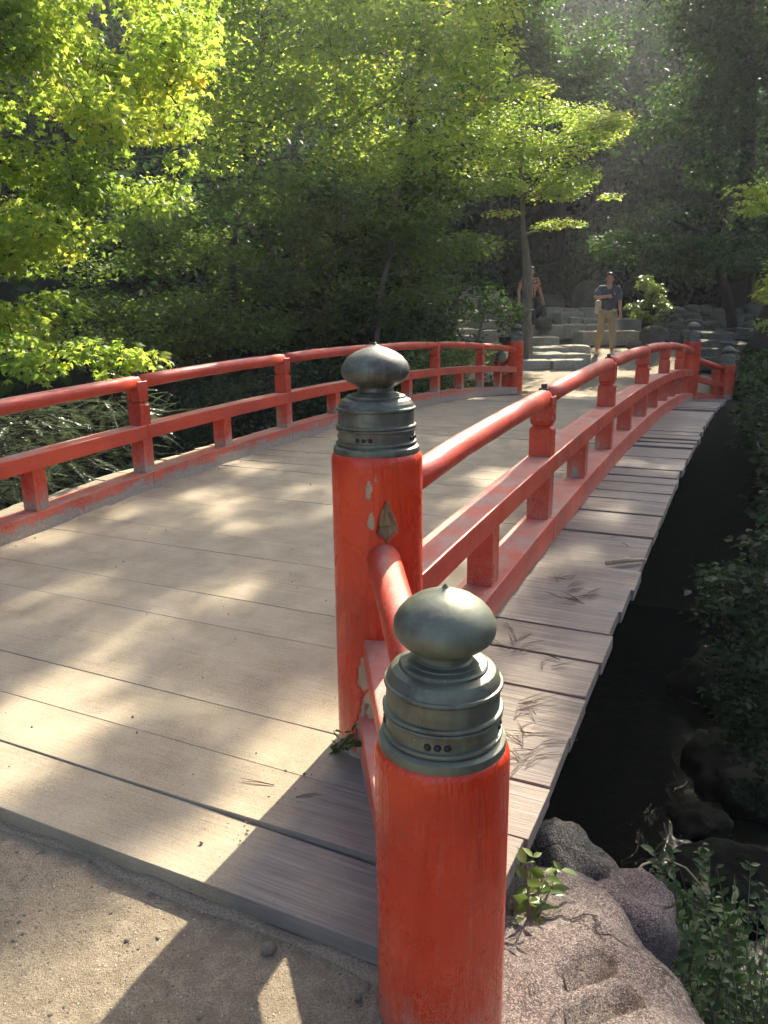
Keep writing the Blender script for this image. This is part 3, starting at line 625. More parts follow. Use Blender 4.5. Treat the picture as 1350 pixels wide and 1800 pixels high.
def px_pads(rg, poly, D0, D1, count, rad, flat=.5, gap=.75, lit=True):
    us = [p[0] for p in poly]; vs_ = [p[1] for p in poly]; out = []; tries = 0
    while len(out) < count and tries < count*60:
        tries += 1; u = rg.uniform(min(us), max(us)); v = rg.uniform(min(vs_), max(vs_))
        if not inpoly(poly, u, v): continue
        p = at(u, v, rg.uniform(D0, D1)); r = rad*rg.uniform(.7, 1.25)
        lx_, ls_ = w2loc(p[0], p[1])
        if -W-.6-r < lx_ < .6+r and -1 < ls_ < L+.7 and p[2] < 1.7: continue
        if lit and not lit_ok(p, r): continue
        if any(np.linalg.norm((p-o[0])*np.array([1, .7, 1.5])) < gap*rad for o in out): continue
        out.append((p, np.array([r, r, r*flat])))
    return out
def limbs(mb, rg, trunk, pads, base, r0=.045, rtip=.006, sides=5, sag=.0):
    nodes = [(np.asarray(p, float), r) for p, r in trunk]; order = sorted(pads, key=lambda q: min(np.linalg.norm(q[0]-n[0]) for n in nodes[-4:]))
    dense = []
    for (p0, ra), (p1, rb_) in zip(nodes[:-1], nodes[1:]):
        for t in np.linspace(0, 1, 6): dense.append((p0*(1-t)+p1*t, ra*(1-t)+rb_*t))
    n0 = len(dense); nodes = dense
    for c, r in order:
        best = None
        for p, rr in nodes[n0//3:]:
            d = c-p; L_ = np.linalg.norm(d); cost = L_+max(0, -d[2])*1.2+(0 if d[2] > -.1 else .3)
            if best is None or cost < best[0]: best = (cost, p, rr, L_)
        _, p, rr, L_ = best; rs_ = max(min(rr*.62, r0), rtip*1.3); m = max(3, int(L_/.35)+2); pts = []; rd = []
        ctrl = p*.5+c*.5+np.array([0, 0, .14*L_])+rg.normal(size=3)*.07*L_; end = c-np.array([0, 0, r[2]*.4])
        for k in range(m+1):
            t = k/m; q = p*(1-t)**2+2*ctrl*t*(1-t)+end*t*t+rg.normal(size=3)*.012*L_*(0 < k < m); pts.append(q); rd.append(rs_*(1-t)+rtip*t)
        mb.tube([q-base for q in pts], rd, sides, False); nodes += [(q, x) for q, x in zip(pts[1:], rd[1:])]
        for k in range(5):
            e = c+unit(rg.normal(size=3))*r*.9; mb.tube([end-base, (end+e)/2-base+np.array([0, 0, .05]), e-base], [rtip, rtip*.7, rtip*.35], 3, False)
def tree(name, label, cat, trunk, pads, per, size, leafmat, barkmat, tpl, seed, up=1.3, jit=.55, droop=.35, sides=9, r0=.045, rtip=.006, group=None, vol=True, crown='crown'):
    rg = np.random.default_rng(seed); base = np.asarray(trunk[0][0], float).copy(); base[2] = max(base[2], tz(base[0], base[1])-.02) if False else base[2]
    root = empty(name, base); tag(root, label, cat, group)
    mb = MB(); tp = []; tr = []
    for (p0, ra), (p1, rb_) in zip(trunk[:-1], trunk[1:]):
        for t in np.linspace(0, 1, 5)[:-1]: tp.append(np.asarray(p0)*(1-t)+np.asarray(p1)*t+rg.normal(size=3)*ra*.12-base); tr.append(ra*(1-t)+rb_*t)
    tp.append(np.asarray(trunk[-1][0])-base); tr.append(trunk[-1][1]); mb.tube(tp, tr, sides, True)
    limbs(mb, rg, trunk, pads, base, r0, rtip); mb.build('trunk', barkmat, root, True)
    Ps, As, Ns, lv = [], [], [], []
    for c, r in pads:
        n = int(per*rg.uniform(.7, 1.3)*((r[0]*r[1])/(np.mean([q[1][0] for q in pads])**2) if vol else 1)); n = max(n, 8)
        P, A, Nn = pad_points(rg, c, r, n, up, jit, droop); Ps.append(P); As.append(A); Ns.append(Nn); lv.append(np.clip(rg.uniform(0, 1)*.5+rg.uniform(0, .5, n)+(rg.uniform(0, 1, n) > .985)*.4, 0, 1))
    P = np.concatenate(Ps); sz = size*rg.uniform(.6, 1.25, len(P)); V, Fc, k = leaves(tpl, P, np.concatenate(As), np.concatenate(Ns), sz, base)
    link(crown, mesh_np(crown, V, Fc, leafmat, {'lv': ('FACE', np.repeat(np.concatenate(lv), k))}), root); return root
def ground_pt(X, Y, dz=-.1): return np.array([X, Y, tz(X, Y)+dz])

# ================================================================== trees
for p, r in ((at(1062, 560, 16.8), .75), (at(1000, 615, 16.2), .7), (at(1085, 615, 16.4), .8), (at(1130, 540, 17.3), .6), (at(930, 300, 16), .9), (at(1030, 300, 16), .8), (at(880, 250, 16), .8), (at(1270, 590, 15.5), .35), (at(950, 680, 12.5), .4), (at(820, 640, 11), .5)): CLEAR.append((p, r))
rg = np.random.default_rng(101)
# near maple reaching in from beyond the railing
poly = [(-260, -220), (290, -220), (335, 60), (300, 200), (330, 290), (290, 350), (200, 370), (110, 420), (125, 500), (95, 600), (-260, 620)]
pads = px_pads(rg, poly, 5.9, 8.6, 95, .40, .5, .62)
pads += [(at(u, v, D), np.array([r, r, r*.55])) for u, v, D, r in ((20, 620, 5.7, .26), (90, 625, 5.7, .24), (155, 615, 5.6, .20), (210, 625, 5.6, .20), (258, 632, 5.6, .17), (60, 650, 5.5, .2), (200, 660, 5.6, .14), (20, 570, 6.2, .3), (320, 285, 7, .16), (300, 335, 7, .2), (325, 200, 7.2, .2))]
b0 = ground_pt(-6.6, 7.4); tree('maple_tree', 'sunlit yellow green maple reaching in from the left behind the railing', 'tree',
     [(b0, .22), (b0+(.3, 0, 1.6), .18), (b0+(1.0, -.1, 3.0), .14), (b0+(1.9, -.2, 4.2), .09), (b0+(2.9, -.3, 5.2), .05)], pads, 370, .063, M['lf_sun'], M['bark'], LF_MAP, 1, .9, .65, .55, r0=.05, rtip=.006)
for u, v, D, r in ((40, 120, 7, .7), (220, 120, 7, .7), (120, 300, 7, .7), (280, 250, 7, .6), (50, 480, 6.6, .6), (150, 620, 5.6, .5), (20, 800, 5.6, .6), (110, 770, 5.6, .6), (210, 740, 5.8, .6), (290, 710, 6, .5)): CLEAR.append((at(u, v, D), r))
# large maples across the stream
poly = [(330, -160), (640, -160), (600, 60), (560, 180), (500, 260), (400, 270), (330, 330), (310, 200)]
pads = px_pads(rg, poly, 12.5, 15.5, 62, .72, .45, .62); b0 = ground_pt(-2.1, 14.4)
tree('maple_tree', 'tall yellow green maple with its crown filling the top centre left', 'tree', [(b0, .2), (b0+(.1, .1, 2.2), .15), (b0+(-.2, 0, 4.2), .11), (b0+(.2, 0, 6), .06)], pads, 280, .10, M['lf_sun'], M['bark'], LF_DIA, 2, 1.0, .6, .4, rtip=.007)
poly = [(600, -160), (900, -160), (885, 60), (885, 130), (850, 190), (855, 290), (780, 330), (690, 300), (610, 300), (570, 180)]
pads = px_pads(rg, poly, 12.8, 16, 66, .72, .45, .6); b0 = ground_pt(.4, 14.9)
tree('maple_tree', 'broad maple with golden tipped crown just left of the bright small maple', 'tree', [(b0, .17), (b0+(-.1, .1, 2), .13), (b0+(.1, 0, 4), .10), (b0+(.4, .1, 6), .05)], pads, 280, .10, M['lf_sun'], M['bark'], LF_DIA, 3, 1.0, .6, .4, rtip=.007)
poly = [(120, 400), (330, 330), (500, 300), (520, 480), (470, 600), (300, 640), (120, 640)]
pads = px_pads(rg, poly, 11.5, 14.5, 52, .62, .4, .7, False); b0 = ground_pt(-3.0, 13.4)
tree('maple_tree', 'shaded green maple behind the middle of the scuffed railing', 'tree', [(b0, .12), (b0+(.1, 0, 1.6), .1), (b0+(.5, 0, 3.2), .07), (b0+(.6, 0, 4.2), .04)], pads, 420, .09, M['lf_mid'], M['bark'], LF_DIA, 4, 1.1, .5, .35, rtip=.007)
poly = [(490, 300), (820, 320), (850, 430), (770, 520), (690, 560), (620, 600), (520, 610), (480, 470)]
pads = px_pads(rg, poly, 12.5, 15.5, 58, .62, .4, .68, False); b0 = at(655, 600, 13.6); b0[2] = tz(b0[0], b0[1])-.1
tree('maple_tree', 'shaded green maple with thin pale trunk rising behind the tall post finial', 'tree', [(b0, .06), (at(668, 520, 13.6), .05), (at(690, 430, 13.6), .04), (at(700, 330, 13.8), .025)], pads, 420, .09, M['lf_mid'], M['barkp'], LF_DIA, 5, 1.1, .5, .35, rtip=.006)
# small bright maple beside the far newel post
poly = [(850, 200), (930, 150), (1000, 190), (1090, 205), (1060, 290), (1030, 330), (1000, 360), (930, 330), (870, 340), (835, 280)]
pads = px_pads(rg, poly, 14.9, 17, 50, .46, .36, .60, False)
pads += [(at(u, v, 15.6), np.array([r, r, r*.25])) for u, v, r in ((985, 392, .42), (960, 398, .3), (1010, 395, .25), (1075, 345, .26), (880, 375, .35), (1060, 215, .4), (1085, 200, .25))]
b0 = at(926, 650, 16.1); b0[2] = tz(b0[0], b0[1])-.05
tree('maple_tree', 'small bright lime green maple on a slim trunk beside the far newel post', 'tree', [(b0, .13), (at(926, 560, 16.1), .115), (at(928, 470, 16.1), .09), (at(920, 400, 16.0), .05), (at(915, 300, 16), .035), (at(925, 220, 16), .02)], pads, 280, .075, M['lf_sun'], M['barkp'], LF_DIA, 6, 1.4, .5, .25, r0=.05, rtip=.008)
# dark glossy evergreen on the right, and the trees behind
poly = [(1070, -420), (1480, -420), (1520, 500), (1180, 480), (1110, 470), (1050, 455), (1060, 410), (1110, 340), (1070, 210), (1040, 100)]
pads = px_pads(rg, poly, 18.5, 22.5, 170, .85, .62, .62); b0 = ground_pt(9.6, 21.0)
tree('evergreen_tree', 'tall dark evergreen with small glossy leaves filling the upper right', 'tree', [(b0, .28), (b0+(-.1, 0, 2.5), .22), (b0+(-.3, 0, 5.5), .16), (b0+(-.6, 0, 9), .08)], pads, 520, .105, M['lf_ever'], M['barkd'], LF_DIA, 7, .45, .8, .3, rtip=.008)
poly = [(885, -140), (1070, -140), (1060, 120), (1030, 210), (920, 190), (890, 60)]
pads = px_pads(rg, poly, 20, 23.5, 46, .8, .5, .6); b0 = ground_pt(5.0, 23.0)
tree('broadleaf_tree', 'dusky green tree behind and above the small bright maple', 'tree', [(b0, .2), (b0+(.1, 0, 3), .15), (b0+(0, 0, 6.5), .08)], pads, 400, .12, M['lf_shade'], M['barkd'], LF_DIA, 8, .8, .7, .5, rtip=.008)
poly = [(1318, 310), (1420, 300), (1440, 600), (1335, 575), (1345, 470), (1312, 420)]
pads = px_pads(rg, poly, 11.6, 13, 16, .32, .4, .6); b0 = ground_pt(8.1, 12.9)
tree('maple_tree', 'yellowing maple sprays hanging in at the right edge of the picture', 'tree', [(b0, .12), (b0+(-.1, 0, 1.8), .1), (b0+(-.5, 0, 3.2), .07), (b0+(-.9, 0, 4.6), .03)], pads, 110, .08, M['lf_sun'], M['barkd'], LF_MAP, 9, 1.0, .6, .6, rtip=.004)
poly = [(1045, 395), (1110, 420), (1100, 455), (1055, 450)]
pads = px_pads(rg, poly, 15.6, 17.0, 9, .30, .5, .6); pads += px_pads(rg, [(1120, 415), (1330, 420), (1330, 480), (1120, 455)], 15.8, 17.2, 18, .38, .45, .6)
b0 = ground_pt(7.9, 17.4); tree('evergreen_tree', 'low evergreen with reddish new leaves hanging over the landing', 'tree', [(b0, .12), (b0+(-.4, -.3, 1.2), .1), (b0+(-1.0, -.5, 2.4), .06), (b0+(-1.8, -.7, 2.7), .04)], pads, 260, .085, M['lf_ever'], M['barkd'], LF_OV, 10, .7, .7, .5, rtip=.005)
# tall tree whose crown, above the frame, dapples the deck
rg = np.random.default_rng(77); pads = []; tries = 0
while len(pads) < 760 and tries < 40000:
    tries += 1; tx, ts, z = rg.uniform(-4.6, 2.4), rg.uniform(-3.4, 11.5), rg.uniform(8.2, 11.0)
    nv = float(fbm(np.array([tx*3.3+3.1, ts*2.3, 0.7]), 2, 61))
    if nv < np.interp(ts, [-3.4, -.7, 0, 1, 4, 11], [.40, .22, .02, -.01, .0, .0]): continue
    if -.38 < tx < .70 and -1.5 < ts < .30 or tx > .3 and ts < .0: continue
    t = (z-.2)/SUNV[2]; p = loc2w(tx, ts, .2)+SUNV*t; r = rg.uniform(.16, .28)
    if not lit_ok(p, r) or any(np.linalg.norm(p-o[0]) < .75*r for o in pads): continue
    if (p[2]-ZC)/p[1] < .42: continue
    pads.append((p, np.array([r, r, r*.5])))
b0 = at(1322, 690, 12.6); b0[2] = tz(b0[0], b0[1])-.3
tree('leaning_tree', 'dark leaning trunk at the right edge beyond the far wing post', 'tree', [(b0, .30), (at(1338, 620, 12.8), .25), (at(1375, 520, 13.2), .21), (at(1450, 330, 14), .19), (at(1450, 60, 15), .16), (at(1400, -150, 15.5), .13), (np.array([7.0, 16, 10.5]), .06)], pads, 85, .10, M['lf_ever'], M['barkd'], LF_DIA, 12, 1.0, .6, .3, r0=.08, rtip=.008)
# slim saplings and shrubs round the stairs
def shrub(name, label, poly, D0, D1, n, rad, per, size, mat, tpl, seed, base=None, flat=.7, up=.5, jit=.8, droop=.1, lit=False, group=None, stems=.012, bark='barkd'):
    rg_ = np.random.default_rng(seed); pads_ = px_pads(rg_, poly, D0, D1, n, rad, flat, .6, lit)
    if base is None: c = np.mean([p for p, _ in pads_], 0); base = ground_pt(c[0], c[1])
    h = max(p[2] for p, _ in pads_)-base[2]; c = np.mean([p for p, _ in pads_], 0)
    tr_ = [(base, stems*1.6), (base*.6+c*.4+rg_.normal(size=3)*.04, stems*1.2), (c+np.array([0, 0, .1]), stems)]
    return tree(name, label, 'shrub', tr_, pads_, per, size, M[mat], M[bark], tpl, seed, up, jit, droop, 6, stems, .003, group, crown='foliage')
shrub('sapling', 'bright young sapling with glossy leaves right of the man', [(1136, 480), (1150, 500), (1180, 530), (1165, 560), (1110, 565), (1100, 545), (1125, 520)], 17.0, 17.5, 22, .17, 70, .085, 'lf_bush', LF_OV, 21, ground_pt(*at(1142, 585, 17.3)[:2]), .5, .8, .6, .2, stems=.02)
shrub('shrub', 'slender twiggy shrub in front of the shaded stair', [(815, 480), (900, 450), (905, 590), (830, 605), (800, 560)], 14.2, 15.2, 20, .26, 60, .07, 'lf_shade', LF_DIA, 22, at(838, 615, 14.6), .6, stems=.025, bark='barkp')
shrub('shrub', 'dark dense shrub left of the shaded stair', [(700, 540), (775, 530), (805, 590), (800, 640), (690, 640)], 13.4, 14.4, 22, .34, 200, .07, 'lf_shade', LF_DIA, 23)
shrub('shrub', 'glossy leaved shrub sparkling white behind the far balusters', [(720, 625), (780, 612), (860, 608), (892, 625), (895, 705), (715, 725)], 12.0, 13.6, 34, .30, 120, .085, 'lf_bush', LF_OV, 24, None, .7, .7, .6, .1)
shrub('shrub', 'leafy green shrub at the foot of the leaning trunk', [(1296, 640), (1350, 615), (1420, 620), (1420, 760), (1300, 700)], 11.2, 12.4, 26, .26, 150, .09, 'lf_low', LF_OV, 25, None, .7, .6, .7, .3)
shrub('shrub', 'dark glossy shrub overhanging the ravine at the right edge', [(1215, 985), (1300, 950), (1420, 930), (1460, 1480), (1330, 1400), (1270, 1200), (1225, 1060)], 3.6, 4.6, 62, .18, 85, .052, 'lf_far', LF_OV, 26, loc2w(1.7, 2.4, -2.3), .6, .7, .7, .2)
shrub('shrub', 'dark undergrowth on the far ravine bank below the walkway edge', [(1270, 720), (1500, 700), (1500, 930), (1200, 930)], 6.5, 9.5, 30, .35, 150, .09, 'lf_far', LF_OV, 27, None, .6)
shrub('shrub', 'dim low shrubs below the far railing over the stream', [(300, 690), (480, 640), (600, 640), (720, 640), (720, 760), (330, 790)], 9.5, 11.5, 40, .42, 170, .08, 'lf_far', LF_DIA, 28, None, .6)

shrub('shrub', 'small dark ferny growth on the bank at the far end of the walkway', [(1255, 715), (1350, 700), (1350, 800), (1240, 790)], 8.8, 11.6, 34, .13, 60, .07, 'lf_far', LF_OV, 29, None, .6)
# yew-like shrub of flat needle sprays behind the near left railing
def yew(name, label, poly, D0, D1, nf, seed, base):
    rg_ = np.random.default_rng(seed); root = empty(name, base); tag(root, label, 'shrub'); mb = MB(); Ps, As, Ns, lv, sz = [], [], [], [], []
    us = [p[0] for p in poly]; vs_ = [p[1] for p in poly]; k = 0
    while k < nf:
        u, v = rg_.uniform(min(us), max(us)), rg_.uniform(min(vs_), max(vs_))
        if not inpoly(poly, u, v): continue
        c = at(u, v, rg_.uniform(D0, D1)); lx_, ls_ = w2loc(c[0], c[1])
        if lx_ > -W-.95: continue
        k += 1; d = unit(np.array([rg_.normal()*.6+.55, rg_.normal()*.5-.45, rg_.normal()*.22-.05])); ln = rg_.uniform(.18, .42)
        upv = unit(np.array([0, 0, 1.0])+rg_.normal(size=3)*.3); side = unit(np.cross(d, upv)); lvv = rg_.uniform(0, .6)
        m = int(ln/.0075); t = np.linspace(0, 1, m)[:, None]; ax = c+d*ln*t+np.array([0, 0, -.10*ln])*t**2
        mb.tube([c-d*.15-base, c-base, ax[m//2]-base, ax[-1]-base], [.004, .0035, .0025, .001], 3, False)
        for sgn in (-1, 1):
            Ps.append(ax); As.append(side*sgn+d*.55+upv*.12+rg_.normal(size=(m, 3))*.12); Ns.append(np.repeat(upv[None], m, 0)+rg_.normal(size=(m, 3))*.2); lv.append(np.clip(lvv+rg_.uniform(0, .4, m), 0, 1)); sz.append(.030*rg_.uniform(.8, 1.2, m)*(1-.5*t[:, 0]**3))
    for k in range(7):
        e = base+np.array([rg_.normal()*.5-.3, rg_.normal()*.5, rg_.uniform(.6, 1.3)]); mb.tube([np.zeros(3), (e-base)*.5+(0, 0, .15), e-base], [.025, .015, .006], 5, False)
    mb.build('stem', M['barkd'], root); V, Fc, kk = leaves(LF_NEE, np.concatenate(Ps), np.concatenate(As), np.concatenate(Ns), np.concatenate(sz), base)
    link('foliage', mesh_np('foliage', V, Fc, M['lf_yew'], {'lv': ('FACE', np.repeat(np.concatenate(lv), kk))}), root)
q = loc2w(-4.6, 2.6); q[2] = tz(q[0], q[1])
yew('needle_shrub', 'needle leaved evergreen shrub with silvery sprays behind the near railing', [(-120, 740), (120, 700), (215, 665), (340, 680), (330, 720), (280, 740), (300, 790), (230, 830), (140, 850), (-120, 900)], 5.0, 6.8, 800, 31, q)
# undergrowth by the granite boulder
def stemplants(name, label, poly, D0, D1, n, seed, size, mat, base, per=22, k0=.45, sc=1.0):
    rg_ = np.random.default_rng(seed); root = empty(name, base); tag(root, label, 'plant'); mb = MB(); Ps, As, Ns = [], [], []
    us = [p[0] for p in poly]; vs_ = [p[1] for p in poly]; k = 0
    while k < n:
        u, v = rg_.uniform(min(us), max(us)), rg_.uniform(min(vs_), max(vs_))
        if not inpoly(poly, u, v): continue
        k += 1; tip = at(u, v, rg_.uniform(D0, D1)); b = tip*(1-k0)+base*k0+np.array([rg_.normal()*.12, rg_.normal()*.12, -.15])*sc; ctrl = (tip+b)/2+(rg_.normal(size=3)*.05+np.array([0, 0, .08]))*sc
        t = np.linspace(0, 1, per)[:, None]; ax = b*(1-t)**2+2*ctrl*t*(1-t)+tip*t*t; mb.tube([ax[0]-base, ax[per//3]-base, ax[2*per//3]-base, ax[-1]-base], [.0028, .0022, .0016, .0008], 4, False)
        d = unit(np.gradient(ax, axis=0)); side = unit(np.cross(d, np.array([0, 0, 1.0])+rg_.normal(size=3)*.4))
        for sgn in (-1, 1):
            keep = rg_.uniform(size=per) > .25; Ps.append(ax[keep]); As.append((side*sgn+d*.5+rg_.normal(size=(per, 3))*.25)[keep]); Ns.append((np.array([0, -.2, 1.0])+rg_.normal(size=(per, 3))*.35)[keep])
    P = np.concatenate(Ps); mb.build('stem', M['barkp'], root); V, Fc, kk = leaves(LF_OV, P, np.concatenate(As), np.concatenate(Ns), size*rg_.uniform(.6, 1.2, len(P)), base)
    link('foliage', mesh_np('foliage', V, Fc, M[mat], {'lv': ('FACE', np.repeat(rg_.uniform(0, 1, len(P)), kk))}), root)
stemplants('bramble', 'tangle of leafy green shoots below the granite boulder', [(1130, 1500), (1230, 1480), (1350, 1530), (1420, 1600), (1420, 1900), (1225, 1880), (1215, 1690), (1170, 1600)], 1.55, 2.3, 150, 41, .031, 'lf_low', loc2w(1.05, -.15, -1.5), 24)
stemplants('ivy_plant', 'small variegated leafy plant rooted at the plank end by the boulder', [(905, 1535), (930, 1505), (985, 1515), (1010, 1545), (960, 1560), (915, 1560)], 1.42, 1.55, 9, 42, .042, 'lf_bush', loc2w(.52, -.36, -.08), 4, .9, .12)
stemplants('weed', 'small green weed sprouting at the foot of the tall near post', [(598, 1285), (625, 1285), (628, 1310), (600, 1312)], 1.80, 1.84, 5, 43, .034, 'lf_low', loc2w(-.10, -.10, .05), 4, .9, .06)

# wooded hillside behind everything: one mass
rg = np.random.default_rng(5); C_ = []
while len(C_) < 2700:
    Y = rg.uniform(19, 48); X = Y*rg.uniform(-.85, .85)
    x_, s_ = w2loc(X, Y); sx = abs(x_+1.6)
    if Y < 23 and sx < 5: continue
    C_.append((X, Y, rg.uniform(0, 1)**.8))
for _ in range(420):                               # denser wood behind the landing
    Y = rg.uniform(25, 38); C_.append((Y*rg.uniform(.12, .6), Y, rg.uniform(0, .8)))
for _ in range(300):                               # ferny growth at the foot of the slope
    Y = rg.uniform(22.6, 27.5); C_.append((Y*rg.uniform(.05, .52), Y, rg.uniform(0, .22)))
for _ in range(520):                               # undergrowth on the far left bank
    X, Y = rg.uniform(-16, 1.2), rg.uniform(13.5, 21); x_, s_ = w2loc(X, Y)
    if s_ > 10.4 and x_ < -5.6: C_.append((X, Y, rg.uniform(0, .45)))
for _ in range(1500):                              # the wood closes round behind the viewer too
    an = rg.uniform(R(75), R(330)); d_ = rg.uniform(11, 19)
    if R(172) < an < R(255): continue
    X, Y = math.sin(an)*d_+1, math.cos(an)*d_-1
    if -4 < w2loc(X, Y)[0] < 1 and Y > 2: continue
    C_.append((X, Y, rg.uniform(0, 1)))
C_ = [q for q in C_ if True]; C_ = np.array(C_); zt_, _ = terrain_h(C_[:, 0], C_[:, 1]); hmax = np.interp(C_[:, 1], [10, 19, 24, 30, 52], [9, 4, 6, 6.5, 9]); cen = np.stack([C_[:, 0], C_[:, 1], zt_+.2+C_[:, 2]*hmax], -1)
cen = cen[[lit_ok(q, .3) for q in cen]]; n = 62; N_ = len(cen); dd = unit(rg.normal(size=(N_, n, 3))); rr = rg.uniform(.8, 1.5, (N_, 1, 1)); P = (cen[:, None]+dd*rg.uniform(0, 1, (N_, n, 1))**.45*rr*np.array([1, 1, .6])).reshape(-1, 3)
A = rg.normal(size=P.shape); Nn = rg.normal(size=P.shape)*.7+np.array([0, 0, .9]); V, Fc, k = leaves(LF_DIA, P, A, Nn, rg.uniform(.16, .30, len(P)), np.zeros(3))
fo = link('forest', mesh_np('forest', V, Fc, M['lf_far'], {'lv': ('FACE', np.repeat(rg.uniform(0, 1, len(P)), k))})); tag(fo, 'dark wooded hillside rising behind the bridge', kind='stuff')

# ================================================================== litter and grit
rg = np.random.default_rng(19); V1, F1 = ICO[1]
def grit(name, pts, size, mat, lab):
    n = len(pts); sc = size[:, None, None]*rg.uniform(.6, 1.2, (n, 1, 3)); V = pts[:, None]+V1[None]*(1+.18*rg.normal(size=(n, len(V1), 1)))*sc
    Fc = (F1[None]+np.arange(n)[:, None, None]*len(V1)).reshape(-1, 3); return tag(link(name, mesh_np(name, V.reshape(-1, 3), Fc, mat, None, True)), lab, kind='stuff')
n = 3800; lx = rg.uniform(-2.6, .75, n); ls = -.70-rg.uniform(0, 1, n)**1.5*2.0; pp = np.array([loc2w(a, b) for a, b in zip(lx, ls)]); pp[:, 2] = terrain_h(pp[:, 0], pp[:, 1])[0]-.0006
grit('gravel', pp, .0011+.006*rg.uniform(0, 1, n)**7, M['pebble'], 'fine grit and pebbles strewn over the sand')
n = 1500; lx = np.concatenate([rg.uniform(-W+.08, -.08, n//2), -.085-np.abs(rg.normal(0, .05, n//4)), -W+.085+np.abs(rg.normal(0, .05, n-n//2-n//4))]); ls = rg.uniform(0, 1, n)**1.4*7-.6
pp = np.array([loc2w(a, b, zdeck(b)+.002) for a, b in zip(lx, ls)]); grit('gravel', pp, .0010+.0042*rg.uniform(0, 1, n)**6, M['dirt'], 'dark crumbs and grit scattered on the deck')
for (u, v, r, lab) in ((472, 1665, .013, 'pale pebble lying in the shadow of the tall post'), (84, 1468, .009, 'small white pebble against the front edge of the deck'), (630, 1747, .006, 'tiny pebble close to the near wing post')):
    q = ray(u, v); t = (ZC-.012)/-q[2]; p = np.array([q[0]*t, q[1]*t, .004+r*.4]); tag(link('pebble', rock_mesh('pebble', (r*1.2, r, r*.8), int(u), 2, .8, .25, 1.5, 0, M['pebble']), None, p), lab, 'pebble')
# crumbled earth along the front edge of the deck
xs_ = np.linspace(-W-.4, .46, 90); mbd = MB(); vs_ = []
for i, x in enumerate(xs_):
    a = .008+.010*float(vnoise(np.array([x*9, 1.0, 0]), 3)); b = .016+.014*float(vnoise(np.array([x*5, 7.0, 0]), 4)); hh = .012+.008*float(vnoise(np.array([x*13, 3.0, 0]), 6))
    for yy, zz in ((-.676, hh), (-.683-a*.5, hh*.95), (-.683-a, hh*.5), (-.683-a-b, -.012)): vs_.append(loc2w(x, yy, zz))
mbd.add(vs_, [(4*i+k, 4*i+4+k, 4*i+5+k, 4*i+1+k)[::-1] for i in range(len(xs_)-1) for k in range(3)]); tag(mbd.build('earth_ridge', M['dirt'], None, True), 'crumbled earth packed against the front edge of the deck', kind='stuff')
# pine needles: pairs on the outer walkway and deck
nb = MB(); spots = []
for (cu, cv, k) in ((905, 1130, 9), (930, 1240, 9), (925, 1300, 10), (1010, 1045, 14), (985, 1030, 6), (960, 1165, 4), (900, 1345, 5), (1080, 965, 3), (480, 1400, 2), (640, 1380, 2)): spots += [(cu+rg.normal()*16, cv+rg.normal()*12) for _ in range(k)]
for u, v in spots:
    q = ray(u, v); z = .1
    for _ in range(6): t = (ZC-z)/-q[2]; lx_, ls_ = w2loc(q[0]*t, q[1]*t); z = zdeck(ls_)+.004
    an = rg.uniform(0, math.pi) if rg.uniform() < .5 else rg.normal(.3, .4)
    for da in (0, rg.uniform(.08, .3)):
        ln = rg.uniform(.05, .11); d = np.array([math.cos(an+da), math.sin(an+da), 0]); p = np.array([q[0]*t, q[1]*t, z+.001]); nb.tube([p, p+d*ln*.5+(0, 0, .003), p+d*ln+(0, 0, rg.uniform(0, .006))], [.0011, .0011, .0006], 3, False)
tag(nb.build('pine_needles', M['needle']), 'dry brown pine needles fallen on the outer planks', kind='stuff')
tw = MB(); q0, q1 = loc2w(.36, 1.50, zdeck(1.5)+.012), loc2w(.515, 1.60, zdeck(1.6)+.012); tw.tube([q0, (q0+q1)/2+(0, 0, .006), q1], [.010, .012, .006], 7); tag(tw.build('stick', M['bare'], None, True), 'broken stick lying at the outer edge of the walkway', 'stick')
tw = MB(); tw.tube([at(1095, 1555, 1.62), at(1130, 1520, 1.66), at(1165, 1508, 1.7), at(1205, 1525, 1.74), at(1258, 1585, 1.8), at(1275, 1640, 1.84)], [.003, .003, .0028, .0025, .0022, .0015], 5); tag(tw.build('twig', M['bare'], None, True), 'thin arching brown tendril beside the granite boulder', 'twig')

# ================================================================== air
hz = MB(); hz.box(-62, 62, -40, 82, -4.2, 34); hzm = NT('thin_haze'); pv = hzm.n('VolumePrincipled', Density=HAZE, Anisotropy=.55); pv.inputs['Color'].default_value = (.93, .95, 1, 1)  # haze volume added to brighten the distance, standing in for lens glow
hzm.t.links.new(pv.outputs[0], hzm.out.inputs['Volume']); tag(hz.build('haze', hzm.m), 'thin haze added to lift the dark woods in place of lens glow', kind='stuff')
# ================================================================== people
def skin_mesh(name, joints, edges, mat, sub=2):
    me = bpy.data.meshes.new(name+'_rig'); me.from_pydata([j[0] for j in joints], edges, []); o = bpy.data.objects.new(name+'_rig', me); COL.objects.link(o)
    o.modifiers.new('skin', 'SKIN'); sm = o.modifiers.new('subd', 'SUBSURF'); sm.levels = sub; sm.render_levels = sub
    for sv, j in zip(me.skin_vertices[0].data, joints): sv.radius = (j[1], j[2] if len(j) > 2 else j[1])
    me.skin_vertices[0].data[0].use_root = True
    dg = bpy.context.evaluated_depsgraph_get(); m2 = bpy.data.meshes.new_from_object(o.evaluated_get(dg)); bpy.data.objects.remove(o); m2.name = name
    m2.materials.clear(); m2.materials.append(mat); m2.polygons.foreach_set('use_smooth', [True]*len(m2.polygons)); return m2
M['skin'] = m_flat('skin', (.50, .28, .19), .5, 0, .06, 8, .05); M['hair'] = m_flat('dark_hair', (.035, .022, .016), .55, 0, .4, 60)
